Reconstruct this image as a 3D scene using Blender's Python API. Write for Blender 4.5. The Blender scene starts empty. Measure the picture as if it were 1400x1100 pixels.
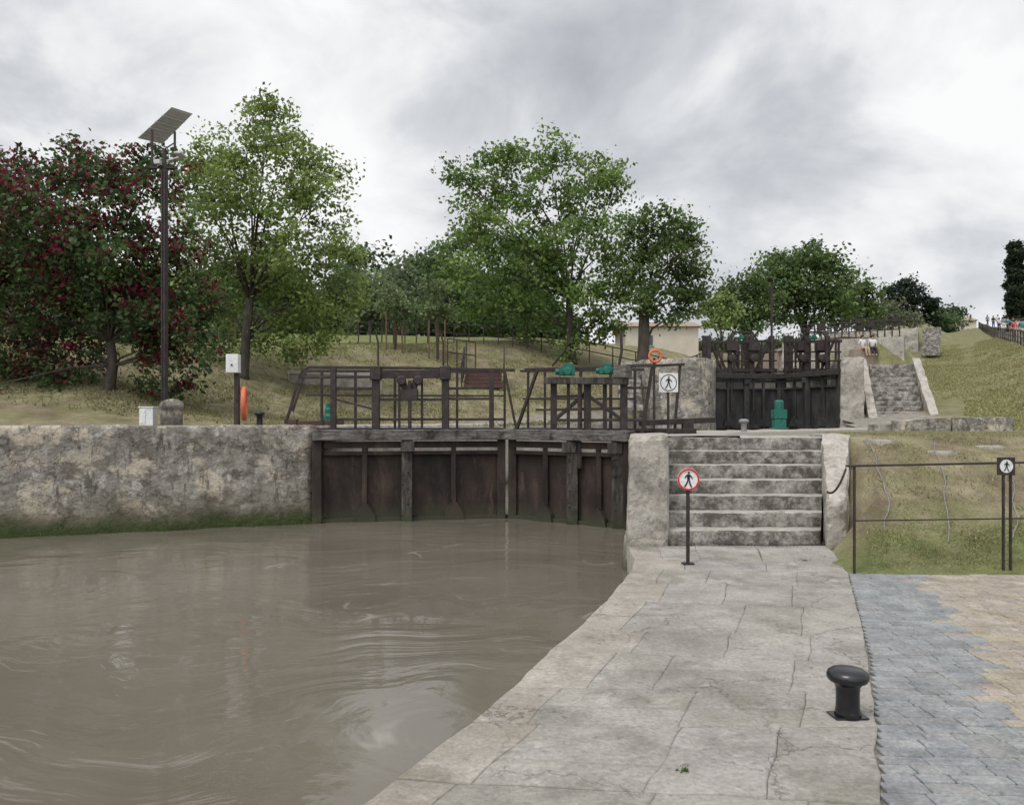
import bpy, bmesh, math, random
import numpy as np
from mathutils import Vector, Matrix, noise
R = random.Random(7)
NP = np.random.default_rng(5)
S = bpy.context.scene
COL = S.collection
F = 1050.0; HOR = 575.0; CAM = 1.62
WZ = -0.31
def P(px, py, Y): return Vector(((px-700)/F*Y, Y, CAM-(py-HOR)/F*Y))
def XX(px, Y): return (px-700)/F*Y
# ------------------------------------------------------------------ materials
def nn(nt, t, **k):
    n = nt.nodes.new(t)
    for a, b in k.items(): setattr(n, a, b)
    return n
def c4(c): return (c[0], c[1], c[2], 1)
def mat(name, cols, scale=2, detail=8, rough=.9, bump=.3, bscale=30, metal=0, stains=(), stretch=(1,1,1),
        attr=False, zstain=None, bdist=.02, spec=.3, cracks=None, trans=0, riser=None):
    m = bpy.data.materials.new(name); m.use_nodes = True
    nt = m.node_tree; N = nt.nodes; L = nt.links
    b = N['Principled BSDF']; b.inputs['Roughness'].default_value = rough; b.inputs['Metallic'].default_value = metal
    b.inputs['Specular IOR Level'].default_value = spec
    g = nn(nt, 'ShaderNodeNewGeometry')
    mp = nn(nt, 'ShaderNodeMapping'); mp.inputs['Scale'].default_value = stretch
    L.new(g.outputs['Position'], mp.inputs['Vector'])
    n1 = nn(nt, 'ShaderNodeTexNoise'); n1.inputs['Scale'].default_value = scale; n1.inputs['Detail'].default_value = detail
    n1.inputs['Roughness'].default_value = .65
    L.new(mp.outputs[0], n1.inputs['Vector'])
    r = nn(nt, 'ShaderNodeValToRGB'); e = r.color_ramp.elements
    lo, hi = .32, .68
    e[0].position = lo; e[0].color = c4(cols[0]); e[1].position = hi; e[1].color = c4(cols[-1])
    for i, c in enumerate(cols[1:-1]):
        x = e.new(lo+(hi-lo)*(i+1)/(len(cols)-1)); x.color = c4(c)
    L.new(n1.outputs['Fac'], r.inputs['Fac'])
    cur = r.outputs['Color']
    def mix(fac, a, bcol, mode='MIX'):
        x = nn(nt, 'ShaderNodeMix', data_type='RGBA', blend_type=mode)
        if isinstance(fac, float): x.inputs[0].default_value = fac
        else: L.new(fac, x.inputs[0])
        L.new(a, x.inputs[6])
        if isinstance(bcol, tuple): x.inputs[7].default_value = bcol
        else: L.new(bcol, x.inputs[7])
        return x.outputs[2]
    for k, (col, sc, lo, hi, st) in enumerate(stains):
        mp2 = nn(nt, 'ShaderNodeMapping'); mp2.inputs['Scale'].default_value = st; mp2.inputs['Location'].default_value = (k*3.7+1, k*5.1, k*2.3)
        L.new(g.outputs['Position'], mp2.inputs['Vector'])
        n2 = nn(nt, 'ShaderNodeTexNoise'); n2.inputs['Scale'].default_value = sc; n2.inputs['Detail'].default_value = 9
        n2.inputs['Roughness'].default_value = .7
        L.new(mp2.outputs[0], n2.inputs['Vector'])
        mr = nn(nt, 'ShaderNodeMapRange'); mr.inputs[1].default_value = lo; mr.inputs[2].default_value = hi
        L.new(n2.outputs['Fac'], mr.inputs[0])
        cur = mix(mr.outputs[0], cur, c4(col))
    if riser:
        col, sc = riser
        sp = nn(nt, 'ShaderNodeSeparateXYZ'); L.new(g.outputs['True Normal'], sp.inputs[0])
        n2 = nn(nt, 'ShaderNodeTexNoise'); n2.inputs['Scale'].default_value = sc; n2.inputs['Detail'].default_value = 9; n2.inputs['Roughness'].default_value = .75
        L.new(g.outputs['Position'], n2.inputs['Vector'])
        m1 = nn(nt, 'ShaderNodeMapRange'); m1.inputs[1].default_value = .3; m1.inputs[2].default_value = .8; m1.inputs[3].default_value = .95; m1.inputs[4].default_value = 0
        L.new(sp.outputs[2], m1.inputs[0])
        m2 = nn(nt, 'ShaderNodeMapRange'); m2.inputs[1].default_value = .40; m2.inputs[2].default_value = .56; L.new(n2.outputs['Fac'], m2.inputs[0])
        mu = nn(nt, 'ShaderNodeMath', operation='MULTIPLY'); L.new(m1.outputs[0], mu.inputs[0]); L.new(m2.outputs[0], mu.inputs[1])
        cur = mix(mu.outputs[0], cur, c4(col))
    if attr:
        a = nn(nt, 'ShaderNodeAttribute', attribute_name='col')
        cur = mix(1.0, cur, a.outputs['Color'], 'MULTIPLY')
    if zstain:
        for (z0, z1, col, amp) in zstain:
            sp = nn(nt, 'ShaderNodeSeparateXYZ'); L.new(g.outputs['Position'], sp.inputs[0])
            n3 = nn(nt, 'ShaderNodeTexNoise'); n3.inputs['Scale'].default_value = 1.7; n3.inputs['Detail'].default_value = 9
            L.new(g.outputs['Position'], n3.inputs['Vector'])
            ma = nn(nt, 'ShaderNodeMath', operation='MULTIPLY_ADD'); L.new(n3.outputs['Fac'], ma.inputs[0]); ma.inputs[1].default_value = amp
            L.new(sp.outputs[2], ma.inputs[2])
            mr = nn(nt, 'ShaderNodeMapRange'); mr.inputs[1].default_value = z0+amp*.5; mr.inputs[2].default_value = z1+amp*.5
            mr.inputs[3].default_value = 1; mr.inputs[4].default_value = 0
            L.new(ma.outputs[0], mr.inputs[0])
            cur = mix(mr.outputs[0], cur, c4(col))
    bn = nn(nt, 'ShaderNodeTexNoise'); bn.inputs['Scale'].default_value = bscale; bn.inputs['Detail'].default_value = 8
    bn.inputs['Roughness'].default_value = .7
    L.new(g.outputs['Position'], bn.inputs['Vector'])
    mg = nn(nt, 'ShaderNodeMapRange'); mg.inputs[1].default_value = .25; mg.inputs[2].default_value = .75
    mg.inputs[3].default_value = .66; mg.inputs[4].default_value = 1.3
    L.new(bn.outputs['Fac'], mg.inputs[0])
    cur = mix(1.0, cur, mg.outputs[0], 'MULTIPLY')
    height = bn.outputs['Fac']
    if cracks:
        sc, wdt, ccol, amt = cracks
        nd = nn(nt, 'ShaderNodeTexNoise'); nd.inputs['Scale'].default_value = 2.5; nd.inputs['Detail'].default_value = 8; nd.inputs['Roughness'].default_value = .7
        L.new(g.outputs['Position'], nd.inputs['Vector'])
        vm = nn(nt, 'ShaderNodeVectorMath', operation='MULTIPLY_ADD'); L.new(nd.outputs['Color'], vm.inputs[0])
        vm.inputs[1].default_value = (.6,.6,.6); L.new(g.outputs['Position'], vm.inputs[2])
        vo = nn(nt, 'ShaderNodeTexVoronoi', feature='DISTANCE_TO_EDGE'); vo.inputs['Scale'].default_value = sc
        L.new(vm.outputs[0], vo.inputs['Vector'])
        mr = nn(nt, 'ShaderNodeMapRange'); mr.inputs[1].default_value = 0; mr.inputs[2].default_value = wdt
        mr.inputs[3].default_value = amt; mr.inputs[4].default_value = 0
        L.new(vo.outputs['Distance'], mr.inputs[0])
        nm = nn(nt, 'ShaderNodeTexNoise'); nm.inputs['Scale'].default_value = .9
        L.new(g.outputs['Position'], nm.inputs['Vector'])
        m2 = nn(nt, 'ShaderNodeMapRange'); m2.inputs[1].default_value = .45; m2.inputs[2].default_value = .6; L.new(nm.outputs['Fac'], m2.inputs[0])
        mm = nn(nt, 'ShaderNodeMath', operation='MULTIPLY'); L.new(mr.outputs[0], mm.inputs[0]); L.new(m2.outputs[0], mm.inputs[1])
        cur = mix(mm.outputs[0], cur, c4(ccol))
        hh = nn(nt, 'ShaderNodeMath', operation='SUBTRACT'); L.new(height, hh.inputs[0]); L.new(mm.outputs[0], hh.inputs[1]); height = hh.outputs[0]
    bp = nn(nt, 'ShaderNodeBump'); bp.inputs['Strength'].default_value = bump; bp.inputs['Distance'].default_value = bdist
    L.new(height, bp.inputs['Height']); L.new(bp.outputs[0], b.inputs['Normal'])
    L.new(cur, b.inputs['Base Color'])
    if trans:
        tr = nn(nt, 'ShaderNodeBsdfTranslucent'); L.new(cur, tr.inputs['Color'])
        ms = nn(nt, 'ShaderNodeMixShader'); ms.inputs[0].default_value = trans
        L.new(b.outputs[0], ms.inputs[1]); L.new(tr.outputs[0], ms.inputs[2])
        L.new(ms.outputs[0], N['Material Output'].inputs['Surface'])
    return m
M = {}
M['quay'] = mat('quay_stone', [(.20,.188,.168),(.285,.268,.243),(.36,.34,.312)], 1.3, rough=.92, bump=.65, bscale=34, bdist=.012, attr=True,
    stains=[((.16,.148,.13),1.6,.50,.70,(1,1,1)),((.43,.41,.38),3.5,.58,.74,(1,1,1)),((.14,.132,.12),13,.58,.72,(1,1,1)),((.18,.17,.135),.9,.54,.7,(1,1,1)),((.10,.095,.085),28,.62,.74,(1,1,1))], cracks=(1.3,.009,(.11,.10,.085),.8))
M['grey_sett'] = mat('grey_sett', [(.15,.156,.158),(.215,.222,.222),(.28,.285,.28)], 5, rough=.85, bump=.5, bscale=40, bdist=.008, attr=True,
    stains=[((.13,.13,.125),9,.58,.7,(1,1,1)),((.31,.295,.27),1.3,.56,.72,(1,1,1))])
M['yellow_sett'] = mat('yellow_sett', [(.22,.185,.15),(.295,.255,.208),(.355,.32,.27)], 5, rough=.9, bump=.5, bscale=40, bdist=.008, attr=True,
    stains=[((.22,.2,.175),4,.52,.7,(1,1,1))])
M['wall'] = mat('weathered_wall_stone', [(.17,.155,.13),(.27,.25,.215),(.37,.345,.30)], 2.2, rough=.95, bump=1, bscale=11, bdist=.05, stretch=(1,1,1.4),
    stains=[((.13,.118,.095),2.8,.48,.62,(1,1,2.0)),((.48,.42,.33),1.3,.54,.60,(1,1,1.2)),((.46,.44,.40),4,.56,.64,(1,1,1)),((.085,.078,.066),4,.54,.66,(1.5,1.5,.35)),((.055,.05,.045),17,.60,.7,(1,1,1))],
    zstain=[(-.3,.45,(.14,.115,.075),.8),(-.3,.16,(.040,.042,.024),.6),(-.3,-.02,(.045,.065,.02),.4)], cracks=(2.4,.010,(.11,.10,.085),.5))
M['pier'] = mat('pale_pier_stone', [(.26,.24,.205),(.37,.34,.30),(.45,.42,.37)], 2.2, rough=.93, bump=.9, bscale=16, bdist=.03,
    stains=[((.17,.155,.13),3.2,.52,.68,(1,1,.8)),((.10,.095,.085),12,.60,.7,(1,1,1)),((.46,.38,.28),2.4,.60,.7,(1,1,1))], zstain=[(-.3,.1,(.08,.08,.05),.4)])
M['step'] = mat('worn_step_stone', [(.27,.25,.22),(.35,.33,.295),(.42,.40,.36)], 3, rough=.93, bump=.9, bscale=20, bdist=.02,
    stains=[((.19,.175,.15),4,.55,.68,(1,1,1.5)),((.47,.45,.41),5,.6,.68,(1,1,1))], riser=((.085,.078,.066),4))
M['coping'] = mat('gravelly_terrace_stone', [(.24,.225,.19),(.33,.305,.265),(.40,.375,.335)], 1.4, rough=.95, bump=.6, bscale=30, bdist=.02,
    stains=[((.18,.165,.135),3,.52,.7,(1,1,1))])
M['rust'] = mat('rusty_gate_steel', [(.016,.012,.011),(.037,.026,.021),(.070,.046,.036)], 2.5, rough=.75, bump=.5, bscale=30, bdist=.01, stretch=(1,1,.35),
    stains=[((.12,.078,.056),4,.60,.72,(1.5,1.5,.3)),((.014,.012,.011),2,.48,.66,(1,1,.4)),((.11,.10,.085),6,.66,.74,(1.5,1.5,.3))], zstain=[(-.31,.02,(.05,.05,.03),.25)])
M['darkgate'] = mat('black_gate_steel', [(.014,.014,.014),(.034,.033,.032),(.07,.066,.06)], 2.5, rough=.7, bump=.5, bscale=30, bdist=.01, stretch=(1,1,.35))
M['timber'] = mat('weathered_gate_timber', [(.055,.049,.044),(.12,.11,.10),(.22,.205,.19)], 6, rough=.9, bump=.6, bscale=30, bdist=.01, stretch=(.6,.6,5),
    stains=[((.025,.022,.02),3,.5,.65,(1,1,1))])
M['darktimber'] = mat('dark_gate_timber', [(.03,.026,.023),(.062,.054,.047),(.12,.108,.094)], 5, rough=.9, bump=.6, bscale=30, bdist=.01, stretch=(3,3,.6),
    stains=[((.02,.018,.016),3,.52,.65,(1,1,1))], zstain=[(-.31,.0,(.05,.055,.03),.25)])
M['deck'] = mat('dark_tarred_wood', [(.024,.022,.02),(.055,.048,.042)], 5, rough=.8, bump=.4)
M['iron'] = mat('dark_painted_iron', [(.018,.015,.015),(.036,.028,.026),(.06,.042,.037)], 8, rough=.55, bump=.2, bscale=50, bdist=.005)
M['black'] = mat('glossy_black_iron', [(.008,.008,.010),(.016,.016,.018)], 12, rough=.25, bump=.25, bscale=60, bdist=.004, spec=.5)
M['greenpaint'] = mat('green_machine_paint', [(.010,.095,.07),(.018,.15,.11)], 6, rough=.5, bump=.1, stains=[((.03,.04,.03),9,.55,.7,(1,1,1))])
M['white'] = mat('white_paint', [(.58,.59,.58),(.70,.70,.69)], 3, rough=.5, bump=.1)
M['red'] = mat('red_sign_paint', [(.5,.03,.03),(.56,.04,.035)], 3, rough=.45, bump=.05)
M['ink'] = mat('black_sign_ink', [(.01,.01,.01),(.015,.015,.015)], 3, rough=.5, bump=.05)
M['orange'] = mat('orange_plastic', [(.55,.12,.06),(.62,.17,.09)], 5, rough=.55, bump=.1)
M['lightgrey'] = mat('light_grey_metal', [(.42,.43,.43),(.5,.5,.5)], 3, rough=.5, bump=.1)
M['cable'] = mat('grey_cable_sheath', [(.16,.16,.16),(.24,.24,.24)], 3, rough=.6, bump=.1)
M['cream'] = mat('cream_render', [(.46,.41,.33),(.55,.50,.42)], 1, rough=.9, bump=.2)
M['palestone'] = mat('pale_bench_stone', [(.42,.40,.36),(.52,.50,.46)], 3, rough=.9, bump=.3)
M['tile'] = mat('clay_roof_tile', [(.26,.19,.145),(.33,.26,.205)], 2, rough=.9, bump=.5)
M['pink'] = mat('pinkish_bridge_stone', [(.26,.20,.165),(.36,.285,.24)], .8, rough=.9, bump=.3, stains=[((.2,.165,.14),1.2,.55,.7,(1,1,1))])
M['glass'] = mat('dark_glass', [(.02,.025,.03),(.03,.035,.04)], 1, rough=.15, bump=0, spec=.6)
M['wood'] = mat('brown_wood', [(.12,.07,.045),(.2,.12,.08)], 5, rough=.8, bump=.3)
M['redwood'] = mat('reddish_stained_wood', [(.07,.04,.034),(.11,.062,.05)], 5, rough=.8, bump=.3)
M['bark'] = mat('tree_bark', [(.045,.038,.03),(.10,.085,.07)], 8, rough=.95, bump=.9, bscale=18, bdist=.03, stretch=(1,1,.3))
M['leaf'] = mat('tree_leaves', [(.85,.85,.85),(1,1,1)], 1, rough=.5, bump=0, attr=True, trans=.42, spec=.3)
M['grass'] = mat('grass_blades', [(.9,.9,.9),(1,1,1)], 1, rough=.7, bump=0, attr=True, trans=.4)
M['skin'] = mat('skin', [(.42,.27,.2),(.48,.32,.24)], 6, rough=.6, bump=.05)
M['hair'] = mat('dark_hair', [(.03,.02,.015),(.05,.035,.025)], 6, rough=.7, bump=.1)
for n_, c_ in dict(cloth_white=(.62,.62,.62), cloth_blue=(.05,.1,.25), cloth_red=(.45,.05,.05), cloth_dark=(.03,.03,.04),
                   cloth_pink=(.6,.28,.3), cloth_grey=(.22,.22,.23), cloth_teal=(.05,.22,.24), cloth_beige=(.4,.33,.24)).items():
    M[n_] = mat(n_, [tuple(v*.85 for v in c_), c_], 5, rough=.85, bump=.1)
# ------------------------------------------------------------------ mesh builder
class MB:
    def __init__(s): s.v = []; s.f = []; s.c = []; s.cur = (1,1,1)
    def add(s, vs, fs):
        b = len(s.v); s.v += [tuple(v) for v in vs]; s.c += [s.cur]*len(vs)
        s.f += [tuple(b+i for i in f) for f in fs]
    def box(s, c, d, rz=0):
        cx, cy, cz = c; a, b, h = d[0]/2, d[1]/2, d[2]/2; vs = []
        for z in (-h, h):
            for x, y in ((-a,-b),(a,-b),(a,b),(-a,b)):
                vs.append((cx+x*math.cos(rz)-y*math.sin(rz), cy+x*math.sin(rz)+y*math.cos(rz), cz+z))
        s.add(vs, [(0,3,2,1),(4,5,6,7),(0,1,5,4),(1,2,6,5),(2,3,7,6),(3,0,4,7)])
    def beam(s, p, q, w, h=None, up=(0,0,1)):
        p = Vector(p); q = Vector(q); h = h or w; d = (q-p).normalized(); u = Vector(up)
        if abs(d.dot(u)) > .98: u = Vector((0,1,0))
        a = d.cross(u).normalized()*w/2; b = a.cross(d).normalized()*h/2
        vs = [p-a-b, p+a-b, p+a+b, p-a+b, q-a-b, q+a-b, q+a+b, q-a+b]
        s.add(vs, [(0,3,2,1),(4,5,6,7),(0,1,5,4),(1,2,6,5),(2,3,7,6),(3,0,4,7)])
    def tube(s, pts, r, n=8):
        pts = [Vector(p) for p in pts]; rr = r if isinstance(r, (list, tuple)) else [r]*len(pts)
        vs = []; ref = None
        for i, p in enumerate(pts):
            d = (pts[min(i+1, len(pts)-1)]-pts[max(i-1, 0)])
            d = d.normalized() if d.length > 1e-6 else Vector((0,0,1))
            if ref is None: ref = Vector((1,0,0)) if abs(d.x) < .8 else Vector((0,1,0))
            a = (ref-d*ref.dot(d)).normalized(); ref = a; b = d.cross(a)
            for k in range(n):
                t = 2*math.pi*k/n; vs.append(p+(a*math.cos(t)+b*math.sin(t))*rr[i])
        fs = [(i*n+k, i*n+(k+1)%n, (i+1)*n+(k+1)%n, (i+1)*n+k) for i in range(len(pts)-1) for k in range(n)]
        fs += [tuple(range(n-1, -1, -1)), tuple((len(pts)-1)*n+k for k in range(n))]
        s.add(vs, fs)
    def lathe(s, prof, c, n=24, axis='z'):
        vs = []
        for r, z in prof:
            for k in range(n):
                t = 2*math.pi*k/n; x, y = r*math.cos(t), r*math.sin(t)
                if axis == 'z': vs.append((c[0]+x, c[1]+y, c[2]+z))
                elif axis == 'y': vs.append((c[0]+x, c[1]+z, c[2]+y))
                else: vs.append((c[0]+z, c[1]+x, c[2]+y))
        m = len(prof)
        fs = [(i*n+k, i*n+(k+1)%n, (i+1)*n+(k+1)%n, (i+1)*n+k) for i in range(m-1) for k in range(n)]
        fs += [tuple(range(n-1, -1, -1)), tuple((m-1)*n+k for k in range(n))]
        s.add(vs, fs)
    def torus(s, c, Rr, r, nrm=(0,1,0), n=28, m=10):
        nrm = Vector(nrm).normalized(); a = nrm.orthogonal().normalized(); b = nrm.cross(a); vs = []
        for i in range(n):
            t = 2*math.pi*i/n; d = a*math.cos(t)+b*math.sin(t)
            for k in range(m):
                u = 2*math.pi*k/m; vs.append(Vector(c)+d*(Rr+r*math.cos(u))+nrm*(r*math.sin(u)))
        s.add(vs, [(i*m+k, i*m+(k+1)%m, ((i+1)%n)*m+(k+1)%m, ((i+1)%n)*m+k) for i in range(n) for k in range(m)])
    def prism(s, poly, z0, z1):
        n = len(poly); vs = [(x,y,z0) for x,y in poly]+[(x,y,z1) for x,y in poly]
        s.add(vs, [tuple(range(n-1,-1,-1)), tuple(range(n, 2*n))]+[(i,(i+1)%n,n+(i+1)%n,n+i) for i in range(n)])
    def vprism(s, o, ax, poly, th, nrm):
        o = Vector(o); ax = Vector(ax); nrm = Vector(nrm); n = len(poly)
        f = [o+ax*u+Vector((0,0,z)) for u,z in poly]; b = [p+nrm*th for p in f]
        s.add(f+b, [tuple(range(n)), tuple(range(2*n-1, n-1, -1))]+[(i,n+i,n+(i+1)%n,(i+1)%n) for i in range(n)])
    def hexa(s, bot, top, cell=.15, amp=.012, worn=.015, seed=0):
        B = [Vector(p) for p in bot]; T = [Vector(p) for p in top]
        lu = (B[1]-B[0]).length; lv = (B[3]-B[0]).length; lw = (T[0]-B[0]).length
        nu, nv, nw = [max(2, min(60, int(round(l/cell)))) for l in (lu, lv, lw)]
        du = (B[1]-B[0]).normalized(); dv = (B[3]-B[0]).normalized()
        def pt(u, v, w):
            b = B[0]*(1-u)*(1-v)+B[1]*u*(1-v)+B[2]*u*v+B[3]*(1-u)*v
            t = T[0]*(1-u)*(1-v)+T[1]*u*(1-v)+T[2]*u*v+T[3]*(1-u)*v
            p = b*(1-w)+t*w
            e = (u in (0,1))+(v in (0,1))+(w in (0,1))
            q = p*3+Vector((seed, seed*2, 0))
            p = p+noise.noise_vector(q)*amp*1.3+noise.noise_vector(q*4)*amp*.5
            if e >= 2:
                k = worn*(.4+1.4*abs(noise.noise(p*5)))
                if u in (0,1): p += du*(k if u == 0 else -k)
                if v in (0,1): p += dv*(k if v == 0 else -k)
                if w in (0,1): p += Vector((0,0,k if w == 0 else -k))
            return p
        def face(fn, a, b):
            vs = [fn(i/a, j/b) for i in range(a+1) for j in range(b+1)]
            s.add(vs, [(i*(b+1)+j, (i+1)*(b+1)+j, (i+1)*(b+1)+j+1, i*(b+1)+j+1) for i in range(a) for j in range(b)])
        I = lambda x: 0 if x <= 0 else (1 if x >= 1 else x)
        face(lambda a,b: pt(I(a),I(b),1), nu, nv)
        face(lambda a,b: pt(I(a),0,I(b)), nu, nw)
        face(lambda a,b: pt(1,I(a),I(b)), nv, nw)
        face(lambda a,b: pt(1-I(a),1,I(b)), nu, nw)
        face(lambda a,b: pt(0,1-I(a),I(b)), nv, nw)
        face(lambda a,b: pt(I(a),1-I(b),0), nu, nv)
    def build(s, name, m, parent=None, smooth=False, bevel=0, col=False):
        o0 = Vector((0,0,0)); p = parent
        while p is not None: o0 += p.location; p = p.parent
        me = bpy.data.meshes.new(name)
        me.from_pydata([(v[0]-o0.x, v[1]-o0.y, v[2]-o0.z) for v in s.v], [], s.f)
        if col:
            a = me.attributes.new('col', 'FLOAT_COLOR', 'POINT')
            a.data.foreach_set('color', np.array([(c[0],c[1],c[2],1) for c in s.c], dtype=np.float32).ravel())
        me.materials.append(m if not isinstance(m, str) else M[m])
        if smooth: me.polygons.foreach_set('use_smooth', [True]*len(me.polygons))
        me.update()
        o = bpy.data.objects.new(name, me); COL.objects.link(o)
        if parent is not None: o.parent = parent
        if bevel:
            b = o.modifiers.new('b', 'BEVEL'); b.width = bevel; b.segments = 2; b.limit_method = 'ANGLE'
        return o
def tag(o, label=None, cat=None, group=None, kind=None):
    if label: o['label'] = label
    if cat: o['category'] = cat
    if group: o['group'] = group
    if kind: o['kind'] = kind
    return o
def thing(name, loc, label, cat, group=None):
    o = bpy.data.objects.new(name, None); COL.objects.link(o); o.location = loc; o.empty_display_size = .2
    return tag(o, label, cat, group)
def one(name, label, cat, mb, m, group=None, **k):
    return tag(mb.build(name, m, None, **k), label, cat, group)
# ------------------------------------------------------------------ plan of the place
EDGE = [(-4.6,-6),(-2.3,-.2),(-1.35,1.8),(-.66,3.24),(-.48,3.58),(-.234,4.10),(.094,4.93),(.41,5.77),(.84,6.80),(1.3,8.4),(1.5,9.4),(1.5,9.95)]
LEFT = [(-3.5,16.3),(-3.3,18),(-2,21),(1,25),(4.6,28.3),(7.9,31)]
LWALL = [(-15,-6),(-16.5,2),(-14,8.8),(-11.5,11.3),(-8.47,12.75),(-3.86,14.45),(-3.72,14.75)]
RIGHT = [(1.92,12.0),(2.12,13.5),(2.3,14.1),(2.8,15.5),(4.5,18),(8,21.5),(10.9,25),(12,28.2)]
HOLE = EDGE+RIGHT+[(12.2,29),(13.0,31.3),(11.5,32.0),(7.8,31.9)]+LEFT[::-1]+LWALL[::-1]
def interp(pl, y):
    for (x0,y0),(x1,y1) in zip(pl, pl[1:]):
        if y0 <= y <= y1: return x0+(x1-x0)*(y-y0)/(y1-y0)
    return pl[0][0] if y < pl[0][1] else pl[-1][0]
BORD = [(-2.2,-6),(0.1,-.3),(1.56,3.24),(2.44,5.23),(3.55,8.1),(4.1,9.95)]
YBORD = [(-.6,-4),(2.67,4.0),(3.52,5.97),(4.24,8.1)]
def inside(x, y, poly):
    r = False; j = len(poly)-1
    for i in range(len(poly)):
        xi, yi = poly[i]; xj, yj = poly[j]
        if (yi > y) != (yj > y) and x < (xj-xi)*(y-yi)/(yj-yi)+xi: r = not r
        j = i
    return r
def dpoly(x, y, pl):
    best = 1e9
    for (x0,y0),(x1,y1) in zip(pl, pl[1:]):
        dx, dy = x1-x0, y1-y0; t = max(0, min(1, ((x-x0)*dx+(y-y0)*dy)/(dx*dx+dy*dy)))
        d = math.hypot(x-x0-t*dx, y-y0-t*dy)
        if d < best: best = d
    return best
LFULL = [(-60,-30)]+LWALL+LEFT+[(60,121.2)]
XMID = [(-60,-30),(-1,14),(0,18),(4,24),(9.5,29),(50,99),(90,168)]
def sm(t): t = max(0, min(1, t)); return t*t*(3-2*t)
def h(x, y):
    s = .5*x+.866*y; c = .866*x-.5*y
    far = 1.4+.13*max(0, min(s, 135)-28)
    left = x < interp(XMID, y)
    if y < 14 and x > -2: left = False
    if y < 12 and x < -5: left = True
    if s > 37 and -10 < c < -2.2:
        k = min(4, int((s-31)//20)); z0 = 1.4+2.6*(k+1)-.05
        return z0+(far-z0)*sm((c+3.0)/.8)
    if 31 < s <= 37 and -10 < c < -3.6 and y > 31.2: return 3.7
    if left:
        d = dpoly(x, y, LFULL); dd = max(0, d-2.5)
        bank = .13*min(dd,8.5)+.02*min(dd,8.5)**2+.07*max(0, min(dd-8.5, 60))
        z = 1.49+bank+(.12*max(0, min(s,38)-20)+.055*max(0, min(s,135)-38))*sm(d/4)
        z += .12*noise.noise(Vector((x*.35, y*.35, 0)))*sm((d-2)/3)
        return z
    z = far-.03
    if s > 28: z += .3*noise.noise(Vector((x*.15, y*.15, 3)))*sm((s-28)/8)+.9*sm((c-.5)/4)*sm((s-28)/10)*(1-.6*sm((s-60)/40))
    if y < 13:
        e1 = (y-8.1)/3.9; e2 = (x-interp(BORD, min(y, 9.9)))/.45
        if x < 4.4+(y-9.9)*.43 and y < 12: return -.018
        b = sm(max(0, min(1, e1)))*.35+max(0, min(1, e1))*.65
        z = -.018+(z+.018)*b*sm(e2)
        if 0 < e1 < 1: z += .05*noise.noise(Vector((x*1.7, y*1.7, 1)))*sm(e1*4)*sm(e2)
    return z
def gz(x, y): return h(x, y)
def axis(a, b, st, far, g=1.16):
    v = list(np.arange(a, b+st/2, st)); s = st; x = v[-1]
    while x < far: s *= g; x += s; v.append(x)
    return v
xs = axis(-20, 22, .4, 900, 1.1); t_ = axis(20, 20, .4, 900); xs = [-v for v in t_[:0:-1]]+xs
ys = axis(-8, 34, .4, 1000, 1.1); t_ = axis(8, 8, .4, 300); ys = [-v for v in t_[:0:-1]]+ys
verts = []; cols = []
for y in ys:
    for x in xs:
        z = h(x, y); verts.append((x, y, z))
        s = .5*x+.866*y; c = .866*x-.5*y
        green = .35; grav = 0.
        if y < 8.0 and x > -5: grav = 1
        elif 8 <= y < 12.3 and x > 3.3: green = .62-sm((y-8.6)/1.4)*.24
        elif 1.5 < x < 16 and 12 <= y < 30 and c < 2 and x > interp([(b_[0]-1,b_[1]) for b_ in RIGHT], y):
            dR = dpoly(x, y, RIGHT); grav = 1-sm((dR-2.3)/1.6); green = .45
        elif x < interp(XMID, y):
            d = dpoly(x, y, LFULL); grav = .75*(1-sm((d-1.2)/2.5)); green = .42+.25*sm((d-9)/6)
        else:
            green = .52; grav = 1-sm((abs(c-6.2)-2)/.8) if s > 50 else 0
        cols.append((green, grav, 0))
nx = len(xs); fs = []
ins = [inside(v[0], v[1], HOLE) for v in verts]
for j in range(len(ys)-1):
    for i in range(nx-1):
        q = (j*nx+i, j*nx+i+1, (j+1)*nx+i+1, (j+1)*nx+i)
        if any(ins[k] for k in q): continue
        fs.append(q)
mb = MB(); mb.v = verts; mb.f = fs; mb.c = cols
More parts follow.
